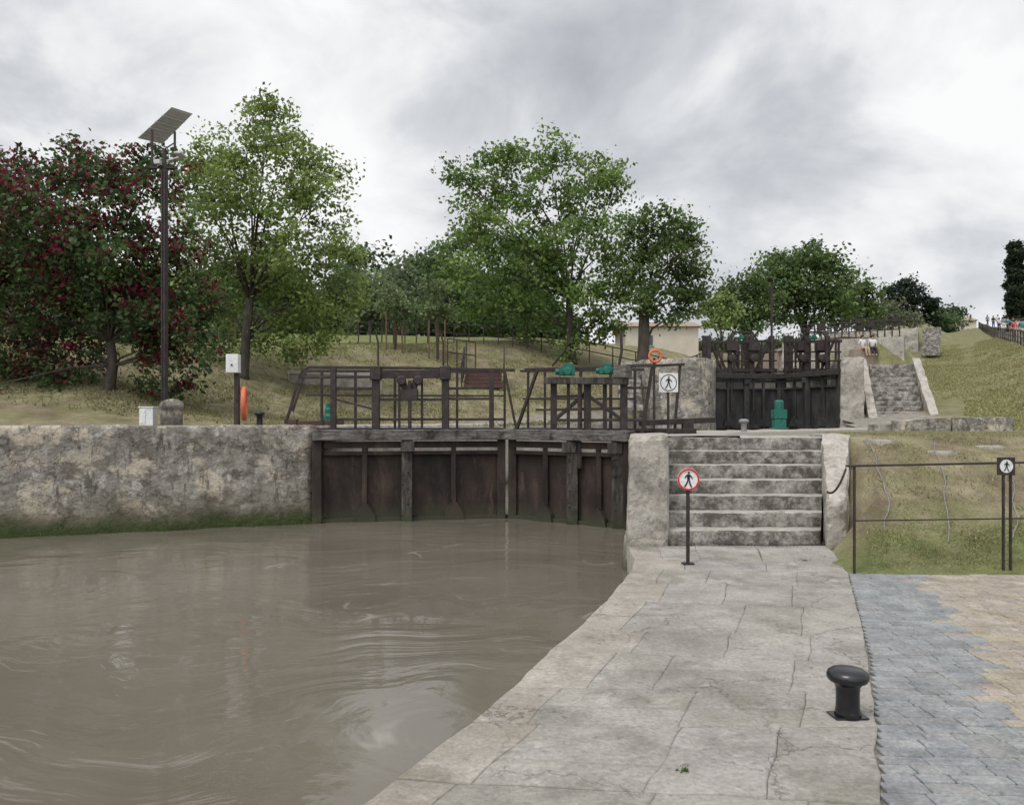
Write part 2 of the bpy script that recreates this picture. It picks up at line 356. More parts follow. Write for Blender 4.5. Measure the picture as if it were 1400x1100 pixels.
def ground_mat():
    m = bpy.data.materials.new('bank_ground'); m.use_nodes = True; nt = m.node_tree; L = nt.links; b = nt.nodes['Principled BSDF']
    b.inputs['Roughness'].default_value = .95; b.inputs['Specular IOR Level'].default_value = .1
    g = nn(nt, 'ShaderNodeNewGeometry'); a = nn(nt, 'ShaderNodeAttribute', attribute_name='col'); sp = nn(nt, 'ShaderNodeSeparateColor'); L.new(a.outputs['Color'], sp.inputs[0])
    def noi(sc, d=8, r=.7):
        n = nn(nt, 'ShaderNodeTexNoise'); n.inputs['Scale'].default_value = sc; n.inputs['Detail'].default_value = d; n.inputs['Roughness'].default_value = r
        L.new(g.outputs['Position'], n.inputs['Vector']); return n.outputs['Fac']
    def ramp(f, *cs):
        r = nn(nt, 'ShaderNodeValToRGB'); e = r.color_ramp.elements
        e[0].position = cs[0][0]; e[0].color = c4(cs[0][1]); e[1].position = cs[-1][0]; e[1].color = c4(cs[-1][1])
        for p, c in cs[1:-1]: x = e.new(p); x.color = c4(c)
        L.new(f, r.inputs[0]); return r.outputs[0]
    def mix(f, x, y):
        q = nn(nt, 'ShaderNodeMix', data_type='RGBA'); L.new(f, q.inputs[0]); L.new(x, q.inputs[6]); L.new(y, q.inputs[7]); return q.outputs[2]
    dry = ramp(noi(1.3), (.35,(.145,.108,.075)), (.5,(.22,.18,.122)), (.62,(.30,.26,.17)))
    grn = ramp(noi(2.7), (.35,(.10,.12,.042)), (.6,(.19,.20,.085)))
    grv = ramp(noi(5), (.35,(.17,.155,.13)), (.62,(.31,.285,.245)))
    ma = nn(nt, 'ShaderNodeMath', operation='ADD'); L.new(sp.outputs[0], ma.inputs[0]); L.new(noi(1.1, 9, .78), ma.inputs[1])
    mr = nn(nt, 'ShaderNodeMapRange'); mr.inputs[1].default_value = .82; mr.inputs[2].default_value = 1.15; L.new(ma.outputs[0], mr.inputs[0])
    c = mix(mr.outputs[0], dry, grn)
    ma = nn(nt, 'ShaderNodeMath', operation='ADD'); L.new(sp.outputs[1], ma.inputs[0]); L.new(noi(2.2), ma.inputs[1])
    mr = nn(nt, 'ShaderNodeMapRange'); mr.inputs[1].default_value = .9; mr.inputs[2].default_value = 1.1; L.new(ma.outputs[0], mr.inputs[0])
    c = mix(mr.outputs[0], c, grv)
    fine = noi(45)
    q = nn(nt, 'ShaderNodeMix', data_type='RGBA', blend_type='MULTIPLY'); q.inputs[0].default_value = 1
    mg = nn(nt, 'ShaderNodeMapRange'); mg.inputs[1].default_value = .25; mg.inputs[2].default_value = .75; mg.inputs[3].default_value = .55; mg.inputs[4].default_value = 1.3
    L.new(fine, mg.inputs[0]); L.new(c, q.inputs[6]); L.new(mg.outputs[0], q.inputs[7]); L.new(q.outputs[2], b.inputs['Base Color'])
    bp = nn(nt, 'ShaderNodeBump'); bp.inputs['Strength'].default_value = .8; bp.inputs['Distance'].default_value = .05; L.new(noi(14), bp.inputs['Height']); L.new(bp.outputs[0], b.inputs['Normal'])
    return m
M['ground'] = ground_mat()
tag(mb.build('ground', 'ground', None, smooth=True, col=True), kind='structure')
def water_mat():
    m = bpy.data.materials.new('muddy_water'); m.use_nodes = True; nt = m.node_tree; L = nt.links; b = nt.nodes['Principled BSDF']
    b.inputs['Roughness'].default_value = .05; b.inputs['IOR'].default_value = 1.33; b.inputs['Specular IOR Level'].default_value = .62
    g = nn(nt, 'ShaderNodeNewGeometry')
    nd = nn(nt, 'ShaderNodeTexNoise'); nd.inputs['Scale'].default_value = .4; nd.inputs['Detail'].default_value = 2; L.new(g.outputs['Position'], nd.inputs['Vector'])
    vm = nn(nt, 'ShaderNodeVectorMath', operation='MULTIPLY_ADD'); L.new(nd.outputs['Color'], vm.inputs[0]); vm.inputs[1].default_value = (3.6,3.6,0); L.new(g.outputs['Position'], vm.inputs[2])
    mp = nn(nt, 'ShaderNodeMapping'); mp.inputs['Scale'].default_value = (.55,1.25,1); L.new(vm.outputs[0], mp.inputs['Vector'])
    n1 = nn(nt, 'ShaderNodeTexNoise'); n1.inputs['Scale'].default_value = 1.1; n1.inputs['Detail'].default_value = 3; n1.inputs['Roughness'].default_value = .45; L.new(mp.outputs[0], n1.inputs['Vector'])
    n2 = nn(nt, 'ShaderNodeTexNoise'); n2.inputs['Scale'].default_value = 5; n2.inputs['Detail'].default_value = 4; L.new(mp.outputs[0], n2.inputs['Vector'])
    ad = nn(nt, 'ShaderNodeMath', operation='MULTIPLY_ADD'); L.new(n2.outputs['Fac'], ad.inputs[0]); ad.inputs[1].default_value = .16; L.new(n1.outputs['Fac'], ad.inputs[2])
    bp = nn(nt, 'ShaderNodeBump'); bp.inputs['Strength'].default_value = .55; bp.inputs['Distance'].default_value = .062; L.new(ad.outputs[0], bp.inputs['Height']); L.new(bp.outputs[0], b.inputs['Normal'])
    r = nn(nt, 'ShaderNodeValToRGB'); e = r.color_ramp.elements; e[0].position = .3; e[0].color = (.118,.102,.080,1); e[1].position = .7; e[1].color = (.155,.137,.110,1)
    L.new(nd.outputs['Fac'], r.inputs[0])
    sb = nn(nt, 'ShaderNodeMath', operation='SUBTRACT'); L.new(n1.outputs['Fac'], sb.inputs[0]); sb.inputs[1].default_value = .56
    ab = nn(nt, 'ShaderNodeMath', operation='ABSOLUTE'); L.new(sb.outputs[0], ab.inputs[0])
    mr = nn(nt, 'ShaderNodeMapRange'); mr.inputs[1].default_value = 0; mr.inputs[2].default_value = .012; mr.inputs[3].default_value = .4; mr.inputs[4].default_value = 0; L.new(ab.outputs[0], mr.inputs[0])
    n3 = nn(nt, 'ShaderNodeTexNoise'); n3.inputs['Scale'].default_value = 1.1; n3.inputs['Detail'].default_value = 8; L.new(g.outputs['Position'], n3.inputs['Vector'])
    m3 = nn(nt, 'ShaderNodeMapRange'); m3.inputs[1].default_value = .54; m3.inputs[2].default_value = .66; L.new(n3.outputs['Fac'], m3.inputs[0])
    mu = nn(nt, 'ShaderNodeMath', operation='MULTIPLY'); L.new(mr.outputs[0], mu.inputs[0]); L.new(m3.outputs[0], mu.inputs[1])
    x = nn(nt, 'ShaderNodeMix', data_type='RGBA'); L.new(mu.outputs[0], x.inputs[0]); L.new(r.outputs[0], x.inputs[6]); x.inputs[7].default_value = (.42,.39,.34,1)
    L.new(x.outputs[2], b.inputs['Base Color'])
    return m
M['water'] = water_mat()
mb = MB(); mb.add([(-30,-12,WZ),(16,-12,WZ),(16,34,WZ),(-30,34,WZ)], [(0,1,2,3)])
tag(mb.build('water', 'water'), kind='structure')
def resample(pl, st):
    out = []
    for (x0,y0),(x1,y1) in zip(pl, pl[1:]):
        n = max(1, int(math.hypot(x1-x0, y1-y0)/st))
        for i in range(n): out.append((x0+(x1-x0)*i/n, y0+(y1-y0)*i/n))
    out.append(pl[-1]); return out
def smoothpl(pl, it=2):
    for _ in range(it):
        o = [pl[0]]
        for (x0,y0),(x1,y1) in zip(pl, pl[1:]): o += [(x0*.75+x1*.25, y0*.75+y1*.25),(x0*.25+x1*.75, y0*.25+y1*.75)]
        o.append(pl[-1]); pl = o
    return pl
def wallmesh(mb, pl, z0, zt, cop, side, amp=.035, st=.16, ledge=False):
    pts = resample(pl, st); n = len(pts); vs = []
    for i, (x, y) in enumerate(pts):
        a = pts[max(0,i-2)]; b = pts[min(n-1,i+2)]; dx, dy = b[0]-a[0], b[1]-a[1]; l = math.hypot(dx, dy)
        nx_, ny_ = (-dy/l*side, dx/l*side)
        z1 = zt(x, y) if callable(zt) else zt
        lip = .05*noise.noise(Vector((x*.8, y*.8, 9)))
        pr = []
        m = 15
        for k in range(m+1):
            z = z0+(z1-.05-z0)*k/m; off = .07*(1-k/m)*-1
            if ledge and z < -.02: off -= .14*max(0, .5+1.4*noise.noise(Vector((x*.9,y*.9,2))))
            if z > z1-.34: off -= .03
            pr.append((off, z))
        pr += [(.0, z1-.012+lip*.4), (.05, z1+lip*.4)]
        for k in range(1, 6): pr.append((.05+(cop-.05)*k/5, z1+lip*.3*(1-k/5)))
        pr.append((cop, z1-.4))
        for o, z in pr:
            p = Vector((x+nx_*o, y+ny_*o, z))
            q = noise.noise_vector(p*1.6)*amp+noise.noise_vector(p*5)*amp*.55
            if o > .08: q *= .35
            vs.append(p+q)
    m = len(pr)
    mb.add(vs, [(i*m+k, (i+1)*m+k, (i+1)*m+k+1, i*m+k+1) for i in range(n-1) for k in range(m-1)])
mb = MB(); wallmesh(mb, LWALL+[(-3.6,15.6)], -1.2, 1.535, .75, 1, .03, .12, True)
one('quay_wall', 'weathered grey stone quay wall left of the dark lower gates', 'wall', mb, 'wall', smooth=True)
mb = MB(); wallmesh(mb, smoothpl([(-3.6,15.6)]+LEFT[:-1]+[(5.2,28.8)]), -1.2, lambda x,y: h(x-.9,y+.9)+.04, .9, 1, .03, .25)
one('chamber_wall', 'stone side wall of the middle lock chamber on the left bank', 'wall', mb, 'pier', smooth=True)
mb = MB(); wallmesh(mb, smoothpl(RIGHT), -1.2, 1.385, 1.6, -1, .025, .25)
one('chamber_wall', 'stone side wall of the middle lock chamber behind the near stairs', 'wall', mb, 'coping', smooth=True)
# ---- quay slabs: irregular courses cut across the quay
mb = MB()
def slab(poly4, z, tone, deep=.05, n=7):
    A,B,C_,D = [Vector((p[0],p[1],0)) for p in poly4]
    vs = []; mb.cur = tone
    tt = [0,.02]+[i/(n-1) for i in range(1,n-1)]+[.98,1]; n = len(tt)-1
    tx, ty = R.uniform(-.005,.005), R.uniform(-.005,.005); c0 = (A+B+C_+D)/4
    for j in range(n+1):
        for i in range(n+1):
            u, v = tt[i], tt[j]; p = A*(1-u)*(1-v)+B*u*(1-v)+C_*u*v+D*(1-u)*v
            e = (i in (0,n))+(j in (0,n))
            zz = z+.006*noise.noise(p*1.5)+.0035*noise.noise(p*7)+.002*noise.noise(p*17)-(.0025 if e else 0)+(p.x-c0.x)*tx+(p.y-c0.y)*ty
            q = p+noise.noise_vector(p*3.5)*.020+noise.noise_vector(p*15)*.005
            vs.append((q.x, q.y, zz))
    fs = [(j*(n+1)+i, j*(n+1)+i+1, (j+1)*(n+1)+i+1, (j+1)*(n+1)+i) for j in range(n) for i in range(n)]
    ring = [i for i in range(n+1)]+[j*(n+1)+n for j in range(1,n+1)]+[n*(n+1)+i for i in range(n-1,-1,-1)]+[j*(n+1) for j in range(n-1,0,-1)]
    b = len(vs)
    for k in ring: vs.append((vs[k][0], vs[k][1], -deep))
    m = len(ring)
    fs += [(ring[k], b+k, b+(k+1)%m, ring[(k+1)%m]) for k in range(m)]
    mb.add(vs, fs)
def q_at(fr, y):
    y = min(y, 9.95)
    xe = interp(EDGE, y); xb = interp(BORD, y)
    wob = 0
    if fr == 0: wob = .05*noise.noise(Vector((0, y*1.5, 5)))+.035*noise.noise(Vector((0, y*5, 5)))
    return xe+(xb-xe)*fr+wob
G_ = .0014
bounds = []; y = -3.0
while y < 9.4: bounds.append((y, R.uniform(-.12,.16))); y += R.uniform(.5,1.05)
bounds.append((9.95, 0))
def yb(k, f_):
    y, t = bounds[k]
    return y if k == len(bounds)-1 else y-.24*f_+t*(f_-.5)+.03*noise.noise(Vector((f_*4, y*3, 1)))
for k in range(len(bounds)-1):
    cuts = [0, R.uniform(.13,.26)]
    while cuts[-1] < .72: cuts.append(cuts[-1]+R.uniform(.17,.42))
    if cuts[-1] > .9: cuts[-1] = R.uniform(.74,.86)
    cuts.append(1)
    for i, (c0, c1) in enumerate(zip(cuts, cuts[1:])):
        sub = [0, 1]
        if i and R.random() < .3: sub = [0, R.uniform(.35,.65), 1]
        for s0, s1 in zip(sub, sub[1:]):
            Yf = lambda f_, s_: yb(k,f_)*(1-s_)+yb(k+1,f_)*s_
            t = R.uniform(.95,1.05); tone = (t, t*R.uniform(.985,1.01), t*R.uniform(.97,1.01)) if i else (t*1.08, t*1.04, t*.99)
            pts = []
            for f_, s_, gx, gy in ((c0,s0,G_,G_),(c1,s0,-G_,G_),(c1,s1,-G_,-G_),(c0,s1,G_,-G_)):
                Y_ = Yf(f_, s_); pts.append((q_at(f_, Y_)+gx, min(Y_+gy, 9.95)))
            slab(pts, R.uniform(.002,.004), tone, .9 if i == 0 else .05)
mb.cur = (1,1,1)
tag(mb.build('quay_pavement', 'quay', col=True, smooth=True), kind='structure')
mg, my = MB(), MB()
def sett(mb, x0, x1, y0, w, z, tone):
    """one sett between x0 and x1 in the course starting at y0 (course line slopes by SL)"""
    mb.cur = tone; j = .0022; k = .007; g = .0022
    X0, X1, Ya, Yb = x0+g, x1-g, y0+g, y0+w-g
    ring = [(X0,Ya+k),(X0+k,Ya),(X1-k,Ya),(X1,Ya+k),(X1,Yb-k),(X1-k,Yb),(X0+k,Yb),(X0,Yb-k)]
    ring = [(x+R.uniform(-j,j), y+R.uniform(-j,j)) for x,y in ring]
    mx_, my_ = (X0+X1)/2, (Ya+Yb)/2; tx, ty = R.uniform(-.01,.01), R.uniform(-.014,.014); out = []
    for s_, zz in ((0,-.045),(0,z-.006),(.003,z-.0015),(.007,z)):
        for x, y in ring:
            X = x-math.copysign(s_, x-mx_); Y = y-math.copysign(s_, y-my_)
            out.append((X, Y+SL*(X-3), zz+((X-mx_)*tx+(Y-my_)*ty if zz > -.03 else 0)))
    fs = [(r*8+i, r*8+(i+1)%8, (r+1)*8+(i+1)%8, (r+1)*8+i) for r in range(3) for i in range(8)]+[tuple(range(24,32))]
    mb.add(out, fs)
SL = -.05; y = .8
while y < 8.35:
    w = R.uniform(.082,.112)
    ym = y+w/2; x = interp(BORD, min(ym+SL*(interp(BORD, ym)-3), 8.1))+.01
    yl = lambda X: ym+SL*(X-3)
    xyb = interp(YBORD, min(yl(3.5), 8.09))+R.uniform(-.12,.12)
    while x < 8:
        l = R.uniform(.12,.27)
        if yl(x) < 8.14:
            t = R.uniform(.88,1.08)
            if x+l/2 < xyb: sett(mg, x, x+l, y, w, R.uniform(-.002,.003), (t*R.uniform(.98,1.03),t,t*R.uniform(.98,1.03)))
            else: sett(my, x, x+l, y, w, R.uniform(-.002,.003), (t,t*R.uniform(.97,1.03),t*R.uniform(.92,1.08)))
        x += l
    y += w
tag(mg.build('grey_sett_paving', 'grey_sett', col=True), kind='structure')
tag(my.build('yellow_sett_paving', 'yellow_sett', col=True), kind='structure')
# ------------------------------------------------------------------ staircases and piers
def staircase(name, label, fl, frr, bl, br, z0, rise, n, lastdepth=.3, amp=.012, cell=.12, worn=.02):
    root = thing(name, (fl[0], fl[1], z0), label, 'stairs')
    fl, frr, bl, br = [Vector((p[0],p[1],0)) for p in (fl,frr,bl,br)]
    for k in range(1, n+1):
        t0 = (k-1)/(n-1); t1 = k/(n-1)+.12
        if k == n: t1 = t0+lastdepth
        A = fl.lerp(bl, t0); B = frr.lerp(br, t0); C_ = fl*(1-t1)+bl*t1; D = frr*(1-t1)+br*t1
        m = MB(); z = z0+k*rise; zb = z0+(k-1)*rise-.03
        V = lambda p, q: (p.x, p.y, q)
        m.hexa([V(A,zb),V(B,zb),V(D,zb),V(C_,zb)], [V(A,z),V(B,z),V(D,z),V(C_,z)], cell, amp, worn, seed=k*1.7)
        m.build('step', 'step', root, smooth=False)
    return root
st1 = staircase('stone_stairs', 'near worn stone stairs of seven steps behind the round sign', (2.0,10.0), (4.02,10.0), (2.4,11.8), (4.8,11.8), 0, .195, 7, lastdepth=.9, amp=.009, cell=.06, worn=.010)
m = MB(); m.hexa([(3.99,9.78,-.1),(4.27,9.78,-.1),(5.24,11.9,-.1),(4.78,11.9,-.1)], [(4.0,9.78,.62),(4.27,9.78,.62),(5.24,11.9,1.43),(4.78,11.9,1.43)], .08, .018, .03)
m.build('side_wall', 'pier', st1)
m = MB(); m.hexa([(4.74,11.9,-.1),(5.24,11.9,-.1),(5.5,12.9,-.1),(4.95,12.9,-.1)], [(4.76,11.9,1.42),(5.24,11.9,1.42),(5.5,12.9,1.40),(4.95,12.9,1.40)], .15, .012, .03)
m.build('landing_stone', 'pier', st1)
m = MB(); m.hexa([(1.42,9.88,-1.2),(2.02,9.92,-1.2),(2.5,12.3,-1.2),(1.86,12.5,-1.2)], [(1.52,9.92,1.43),(2.03,9.96,1.43),(2.5,12.3,1.42),(1.93,12.5,1.42)], .07, .016, .025)
m.hexa([(1.36,9.84,-1.2),(2.03,9.88,-1.2),(2.1,10.4,-1.2),(1.42,10.4,-1.2)], [(1.47,9.885,.12),(2.0,9.905,.09),(2.1,10.4,.1),(1.52,10.4,.14)], .08, .02, .03)
one('stone_pier', 'pale rounded stone pier between the dark gates and the near stairs', 'pier', m, 'pier')
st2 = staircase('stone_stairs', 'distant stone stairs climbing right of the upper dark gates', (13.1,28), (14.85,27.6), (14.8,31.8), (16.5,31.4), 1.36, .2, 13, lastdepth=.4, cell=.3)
for a, b in (((12.85,27.7),(14.5,32.2)), ((14.87,27.3),(16.55,31.8))):
    m = MB(); w = .36
    m.hexa([(a[0],a[1],1.2),(a[0]+w,a[1],1.2),(b[0]+w,b[1],1.2),(b[0],b[1],1.2)], [(a[0],a[1],1.75),(a[0]+w,a[1],1.75),(b[0]+w,b[1],4.25),(b[0],b[1],4.25)], .3, .02, .03)
    m.build('side_wall', 'pier', st2)
m = MB(); m.hexa([(11.9,27.9,-1.2),(12.85,27.9,-1.2),(14.4,32.5,-1.2),(13.4,33,-1.2)], [(11.95,27.9,3.92),(12.8,27.9,3.95),(14.4,32.5,4.05),(13.4,33,4.05)], .2, .03, .04)
one('stone_pier', 'pale stone pier between the upper gates and the distant stairs', 'pier', m, 'pier')
m = MB(); pl = smoothpl([(4.75,30.5),(4.7,28.6),(5.3,27.4),(6.5,27.0),(7.5,28.0),(8.0,30.9)], 3)
wallmesh(m, pl, -1.2, 3.85, 1.0, 1, .04, .25)
one('lock_head_wall', 'rounded stone lock head left of the upper dark gates', 'wall', m, 'wall', smooth=True)
m = MB(); m.prism([(5.0,28.8),(5.7,27.9),(6.5,27.7),(7.2,28.4),(7.7,31.8),(13.4,32.2),(14.6,32.4),(16.7,32.0),(17.6,34),(22,42),(5,45),(4.9,31)], 1, 3.83)
one('lock_platform', 'stone platform of the upper lock behind the upper gates', 'platform', m, 'coping')
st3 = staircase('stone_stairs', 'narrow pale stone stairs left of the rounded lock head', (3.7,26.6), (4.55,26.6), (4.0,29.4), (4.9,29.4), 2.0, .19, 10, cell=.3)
def W_(s0, c): return (.5*s0+.866*c, .866*s0-.5*c)
def far_head(s0, label, cc0=-9.6, cc1=-2.6, zb=0, zt=2):
    m = MB(); p = [W_(s0,cc0),W_(s0,cc1),W_(s0+.8,cc1),W_(s0+.8,cc0)]
    m.hexa([(x,y,zb) for x,y in p], [(x,y,zt) for x,y in p], .5, .04, .04)
    one('lock_head_wall', label, 'wall', m, 'pier')
far_head(51, 'far stone lock head across the flight, third from the water', zb=3.5, zt=6.65)
far_head(71, 'far stone lock head high on the flight beside the small stairs', zb=6, zt=9.25)
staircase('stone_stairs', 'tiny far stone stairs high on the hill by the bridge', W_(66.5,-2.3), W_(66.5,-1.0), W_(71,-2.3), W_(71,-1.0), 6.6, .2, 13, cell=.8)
def kerbset(label, pts, hgt, w, mt='pier'):
    m = MB()
    for (p, q) in zip(pts, pts[1:]):
        p = Vector(p); q = Vector(q); d = (q-p).normalized(); n = Vector((-d.y, d.x, 0)); p = p+d*.01; q = q-d*.01
        m.hexa([p-Vector((0,0,.3)), q-Vector((0,0,.3)), q+n*w-Vector((0,0,.3)), p+n*w-Vector((0,0,.3))],
               [p+Vector((0,0,hgt)), q+Vector((0,0,hgt)), q+n*w+Vector((0,0,hgt)), p+n*w+Vector((0,0,hgt))], .2, .012, .02)
    one('stone_kerb', label, 'kerb', m, mt)
kerbset('long low stone kerb at the foot of the right grass hill', [(8.55,17.3,1.37),(9.2,18.6,1.44),(10.6,18.5,1.53),(12.0,18.3,1.53)], .18, .5, 'wall')
kerbset('flat stone slabs edging the terrace near the iron railing', [(5.6,12.6,1.30),(6.3,12.2,1.29),(7.0,12.0,1.28)], .08, .35)
for i, (px, Y, lab) in enumerate([(1200,11.6,'loose flat stone on the right bank nearest the stairs'),(1285,11.3,'loose flat stone in the middle of the right bank top'),(1352,11.5,'loose flat stone on the right bank above the railing sign')]):
    x = XX(px,Y); z = gz(x,Y); m = MB(); a = R.uniform(-.3,.3)
    q = [(x+u*math.cos(a)-v*math.sin(a), Y+u*math.sin(a)+v*math.cos(a)) for u, v in ((-.2,-.09),(.22,-.08),(.18,.1),(-.19,.11))]
    m.hexa([(u,v,z-.1) for u,v in q], [(u,v,z+.04) for u,v in q], .08, .015, .02); one('loose_stone', lab, 'stone', m, 'coping')
# ------------------------------------------------------------------ lock gates
def gp(A, B, px, py, off=0):
    dx, dy = B[0]-A[0], B[1]-A[1]; l = math.hypot(dx, dy); nx_, ny_ = dy/l, -dx/l
    if ny_ > 0: nx_, ny_ = -nx_, -ny_
    A2 = (A[0]+nx_*off, A[1]+ny_*off)
    k = (px-700)/F; Y = (A2[0]*dy-A2[1]*dx)/(k*dy-dx)
    return Vector((k*Y, Y, CAM-(py-HOR)/F*Y))
def nrm(A, B):
    dx, dy = B[0]-A[0], B[1]-A[1]; l = math.hypot(dx, dy); n = Vector((dy/l, -dx/l, 0))
    return n if n.y < 0 else -n
def leaf_gate(A, B, label, zt, zb, wide, thin, panel_top, ribm, pm, zg, beamm='timber'):
    root = thing('lock_gate', (A[0], A[1], zb), label, 'lock gate')
    A3 = Vector((A[0],A[1],0)); B3 = Vector((B[0],B[1],0)); n = nrm(A,B); d = (B3-A3).normalized(); L_ = (B3-A3).length
    Z = lambda z: Vector((0,0,z))
    m = MB(); m.beam(A3+Z(zb)+n*.05, A3+Z(zt-.02)+n*.05, .18, .26); m.build('heel_post', pm, root, bevel=.01)
    m = MB(); m.beam(B3-d*.09+Z(zb)+n*.04, B3-d*.09+Z(zt-.02)+n*.04, .16, .24); m.build('mitre_post', pm, root, bevel=.01)
    m = MB(); m.beam(A3-d*.1+Z(zt-.1)+n*.1, B3+Z(zt-.1)+n*.1, .36, .2)
    m.build('top_beam', beamm, root, bevel=.015)
    for z_, w_, t_ in ((zt-.29,.12,.12),(panel_top,.1,.07)):
        m = MB(); m.beam(A3+d*.1+Z(z_)+n*.085, B3-d*.17+Z(z_)+n*.085, w_, t_); m.build('cross_rail', pm, root, bevel=.006)
    fr_ = sorted([0]+wide+thin+[1])
    for f0, f1 in zip(fr_, fr_[1:]):
        m = MB(); a = A3+d*(L_*f0+.015); w = L_*(f1-f0)-.03; poly = [(0,panel_top)]
        for i in range(17):
            u = i/16; poly.append((w*u, zg+.20-.24*max(0, math.sin(math.pi*u))**.45))
        poly.append((w, panel_top))
        m.vprism(a, d, poly[::-1], .03, n); m.build('panel', pm, root)
    m = MB(); m.beam(A3+Z(zg-.06)+n*.03, B3+Z(zg-.06)+n*.03, .16, .16); m.beam(A3+Z(zb+.04)+n*.04, B3+Z(zb+.04)+n*.04, .2, .12); m.vprism(A3-n*.06, d, [(0,zb),(L_,zb),(L_,zg+.3),(0,zg+.3)], .02, n)
    m.build('bottom_rail', pm, root)
    for f_ in wide:
        m = MB(); c = A3+d*(L_*f_); m.beam(c+n*.14+Z(zb), c+n*.14+Z(zt-.2), .2, .16, up=(0,1,0))
        m.beam(c+n*.24+Z(zt-.42), c+n*.24+Z(zt-.22), .26, .06, up=(0,1,0))
        for q in range(4): m.lathe([(.02,-.02),(.02,.02)], c+n*.235+Z(zg+.3+q*.3), 8, 'y')
        m.build('rib', ribm, root, bevel=.012)
    for f_ in thin:
        m = MB(); c = A3+d*(L_*f_); m.beam(c+n*.08+Z(zb+.05), c+n*.08+Z(zt-.3), .09, .13, up=(0,1,0))
        m.vprism(c+n*.05, d, [(-.2,zg-.05),(.2,zg-.05),(.17,zg+.1),(.05,zg+.3),(-.05,zg+.3),(-.17,zg+.1)], .12, n)
        m.build('rib', pm, root)
    return root, n
def lines(root, name, mt, A, B, segs, off=0):
    m = MB()
    for s in segs:
        w = s[-1]; pts = s[:-1]
        for p, q in zip(pts, pts[1:]): m.beam(gp(A,B,p[0],p[1],off), gp(A,B,q[0],q[1],off), w, w)
    return m.build(name, mt, root, bevel=.006)
def gearbox(root, c, sc=1.0):
    m = MB(); c = Vector(c)
    m.box(c, (.26*sc,.18*sc,.12*sc)); m.box(c+Vector((.02*sc,0,.09*sc)), (.15*sc,.14*sc,.09*sc))
    m.lathe([(.06*sc,-.16),(.07*sc,-.14),(.07*sc,-.08)], c, 12, 'y')
    m.lathe([(.04*sc,-.19*sc),(.05*sc,-.18*sc),(.05*sc,-.12*sc)], c, 12, 'x')
    m.build('gearbox', 'greenpaint', root, bevel=.012)
def part(root, name, mt, fn, **k):
    m = MB(); fn(m); return m.build(name, mt, root, **k)
zt = 1.45
A1 = (-3.68,14.6); B1 = (XX(691,15.35),15.35); A2 = (XX(860,13.8),13.8); B2 = (XX(697,15.35),15.35)
g1, n1 = leaf_gate(A1, B1, 'left leaf of the lower lock gates, rusty dark steel under iron railings', zt, WZ-.3, [.46], [.24,.71], 1.0, 'darktimber', 'rust', WZ+.05)
g2, n2 = leaf_gate(A2, B2, 'right leaf of the lower lock gates, carrying two green gearboxes', zt, WZ-.3, [.42,.06], [.22,.66], 1.0, 'darktimber', 'rust', WZ+.05)
for g, A, B, n in ((g1,A1,B1,n1),(g2,A2,B2,n2)):
    A3 = Vector((A[0],A[1],0)); B3 = Vector((B[0],B[1],0)); d = (B3-A3).normalized()
    m = MB()
    for k in range(4): m.beam(A3-d*.3-n*(.16+k*.17)+Vector((0,0,zt+.0)), B3-d*.02-n*(.16+k*.17)+Vector((0,0,zt)), .155, .05)
    m.build('walkway', 'deck', g)
fr1 = [((390,579),(396,562),(409,516),(414,506),(422,502),(560,503),(704,506),.055), ((456,504),(456,588),.10), ((514,502),(514,590),.14), ((546,513),(546,590),.045),
       ((577,513),(577,590),.045), ((609,502),(609,590),.14), ((672,506),(672,590),.095), ((410,516),(514,515),.045), ((456,531),(514,531),.055), ((514,513),(609,513),.11),
       ((514,546),(609,546),.05), ((609,545),(672,545),.05), ((609,531),(672,530),.05), ((456,573),(690,573),.05), ((456,545),(514,560),.035), ((690,506),(706,588),.05)]
lines(g1, 'railing', 'iron', A1, B1, fr1, .02)
lines(g1, 'railing', 'iron', A1, B1, [((400,562),(418,507),(690,508),.05), ((440,507),(440,586),.05), ((486,507),(486,586),.05),((540,507),(540,586),.05),((625,507),(625,586),.05),((690,507),(690,586),.05),((418,540),(690,541),.035)], -.72)
part(g1, 'winding_gear', 'iron', lambda m: (m.box(gp(A1,B1,560,540,.08), (.32,.18,.22)), m.vprism(gp(A1,B1,560,513,.0)*1.0, (1,0,0), [(-.22,-.02),(-.12,-.34),(.12,-.34),(.22,-.02),(.10,-.02),(.04,-.2),(-.04,-.2),(-.10,-.02)], .12, (0,-1,0))), bevel=.01)
for px in (514,609): part(g1, 'bearing_box', 'iron', lambda m: m.box(gp(A1,B1,px,510,.05), (.2,.22,.26)), bevel=.01)
for px in (549,572): part(g1, 'gear_wheel', 'iron', lambda m: m.lathe([(.07,-.05),(.09,-.03),(.09,.03),(.07,.05)], gp(A1,B1,px,520,.15), 18, 'y'))
def rack(root, A, B, px, p0, p1):
    m = MB(); p = gp(A,B,px,p0,.14); q = gp(A,B,px,p1,.14); m.beam(p, q, .06, .05)
    k = 0
    while p.z-.05-k*.03 > q.z: m.box((p.x+.035, p.y, p.z-.05-k*.03), (.03,.05,.014)); k += 1
    m.build('toothed_rack', 'iron', root)
rack(g1, A1, B1, 560, 520, 640)
for px in (517,606): part(g1, 'crank_rod', 'iron', lambda m: m.tube([gp(A1,B1,px,500,0), gp(A1,B1,px,468,0), gp(A1,B1,px-3,456,0)], .018, 8))
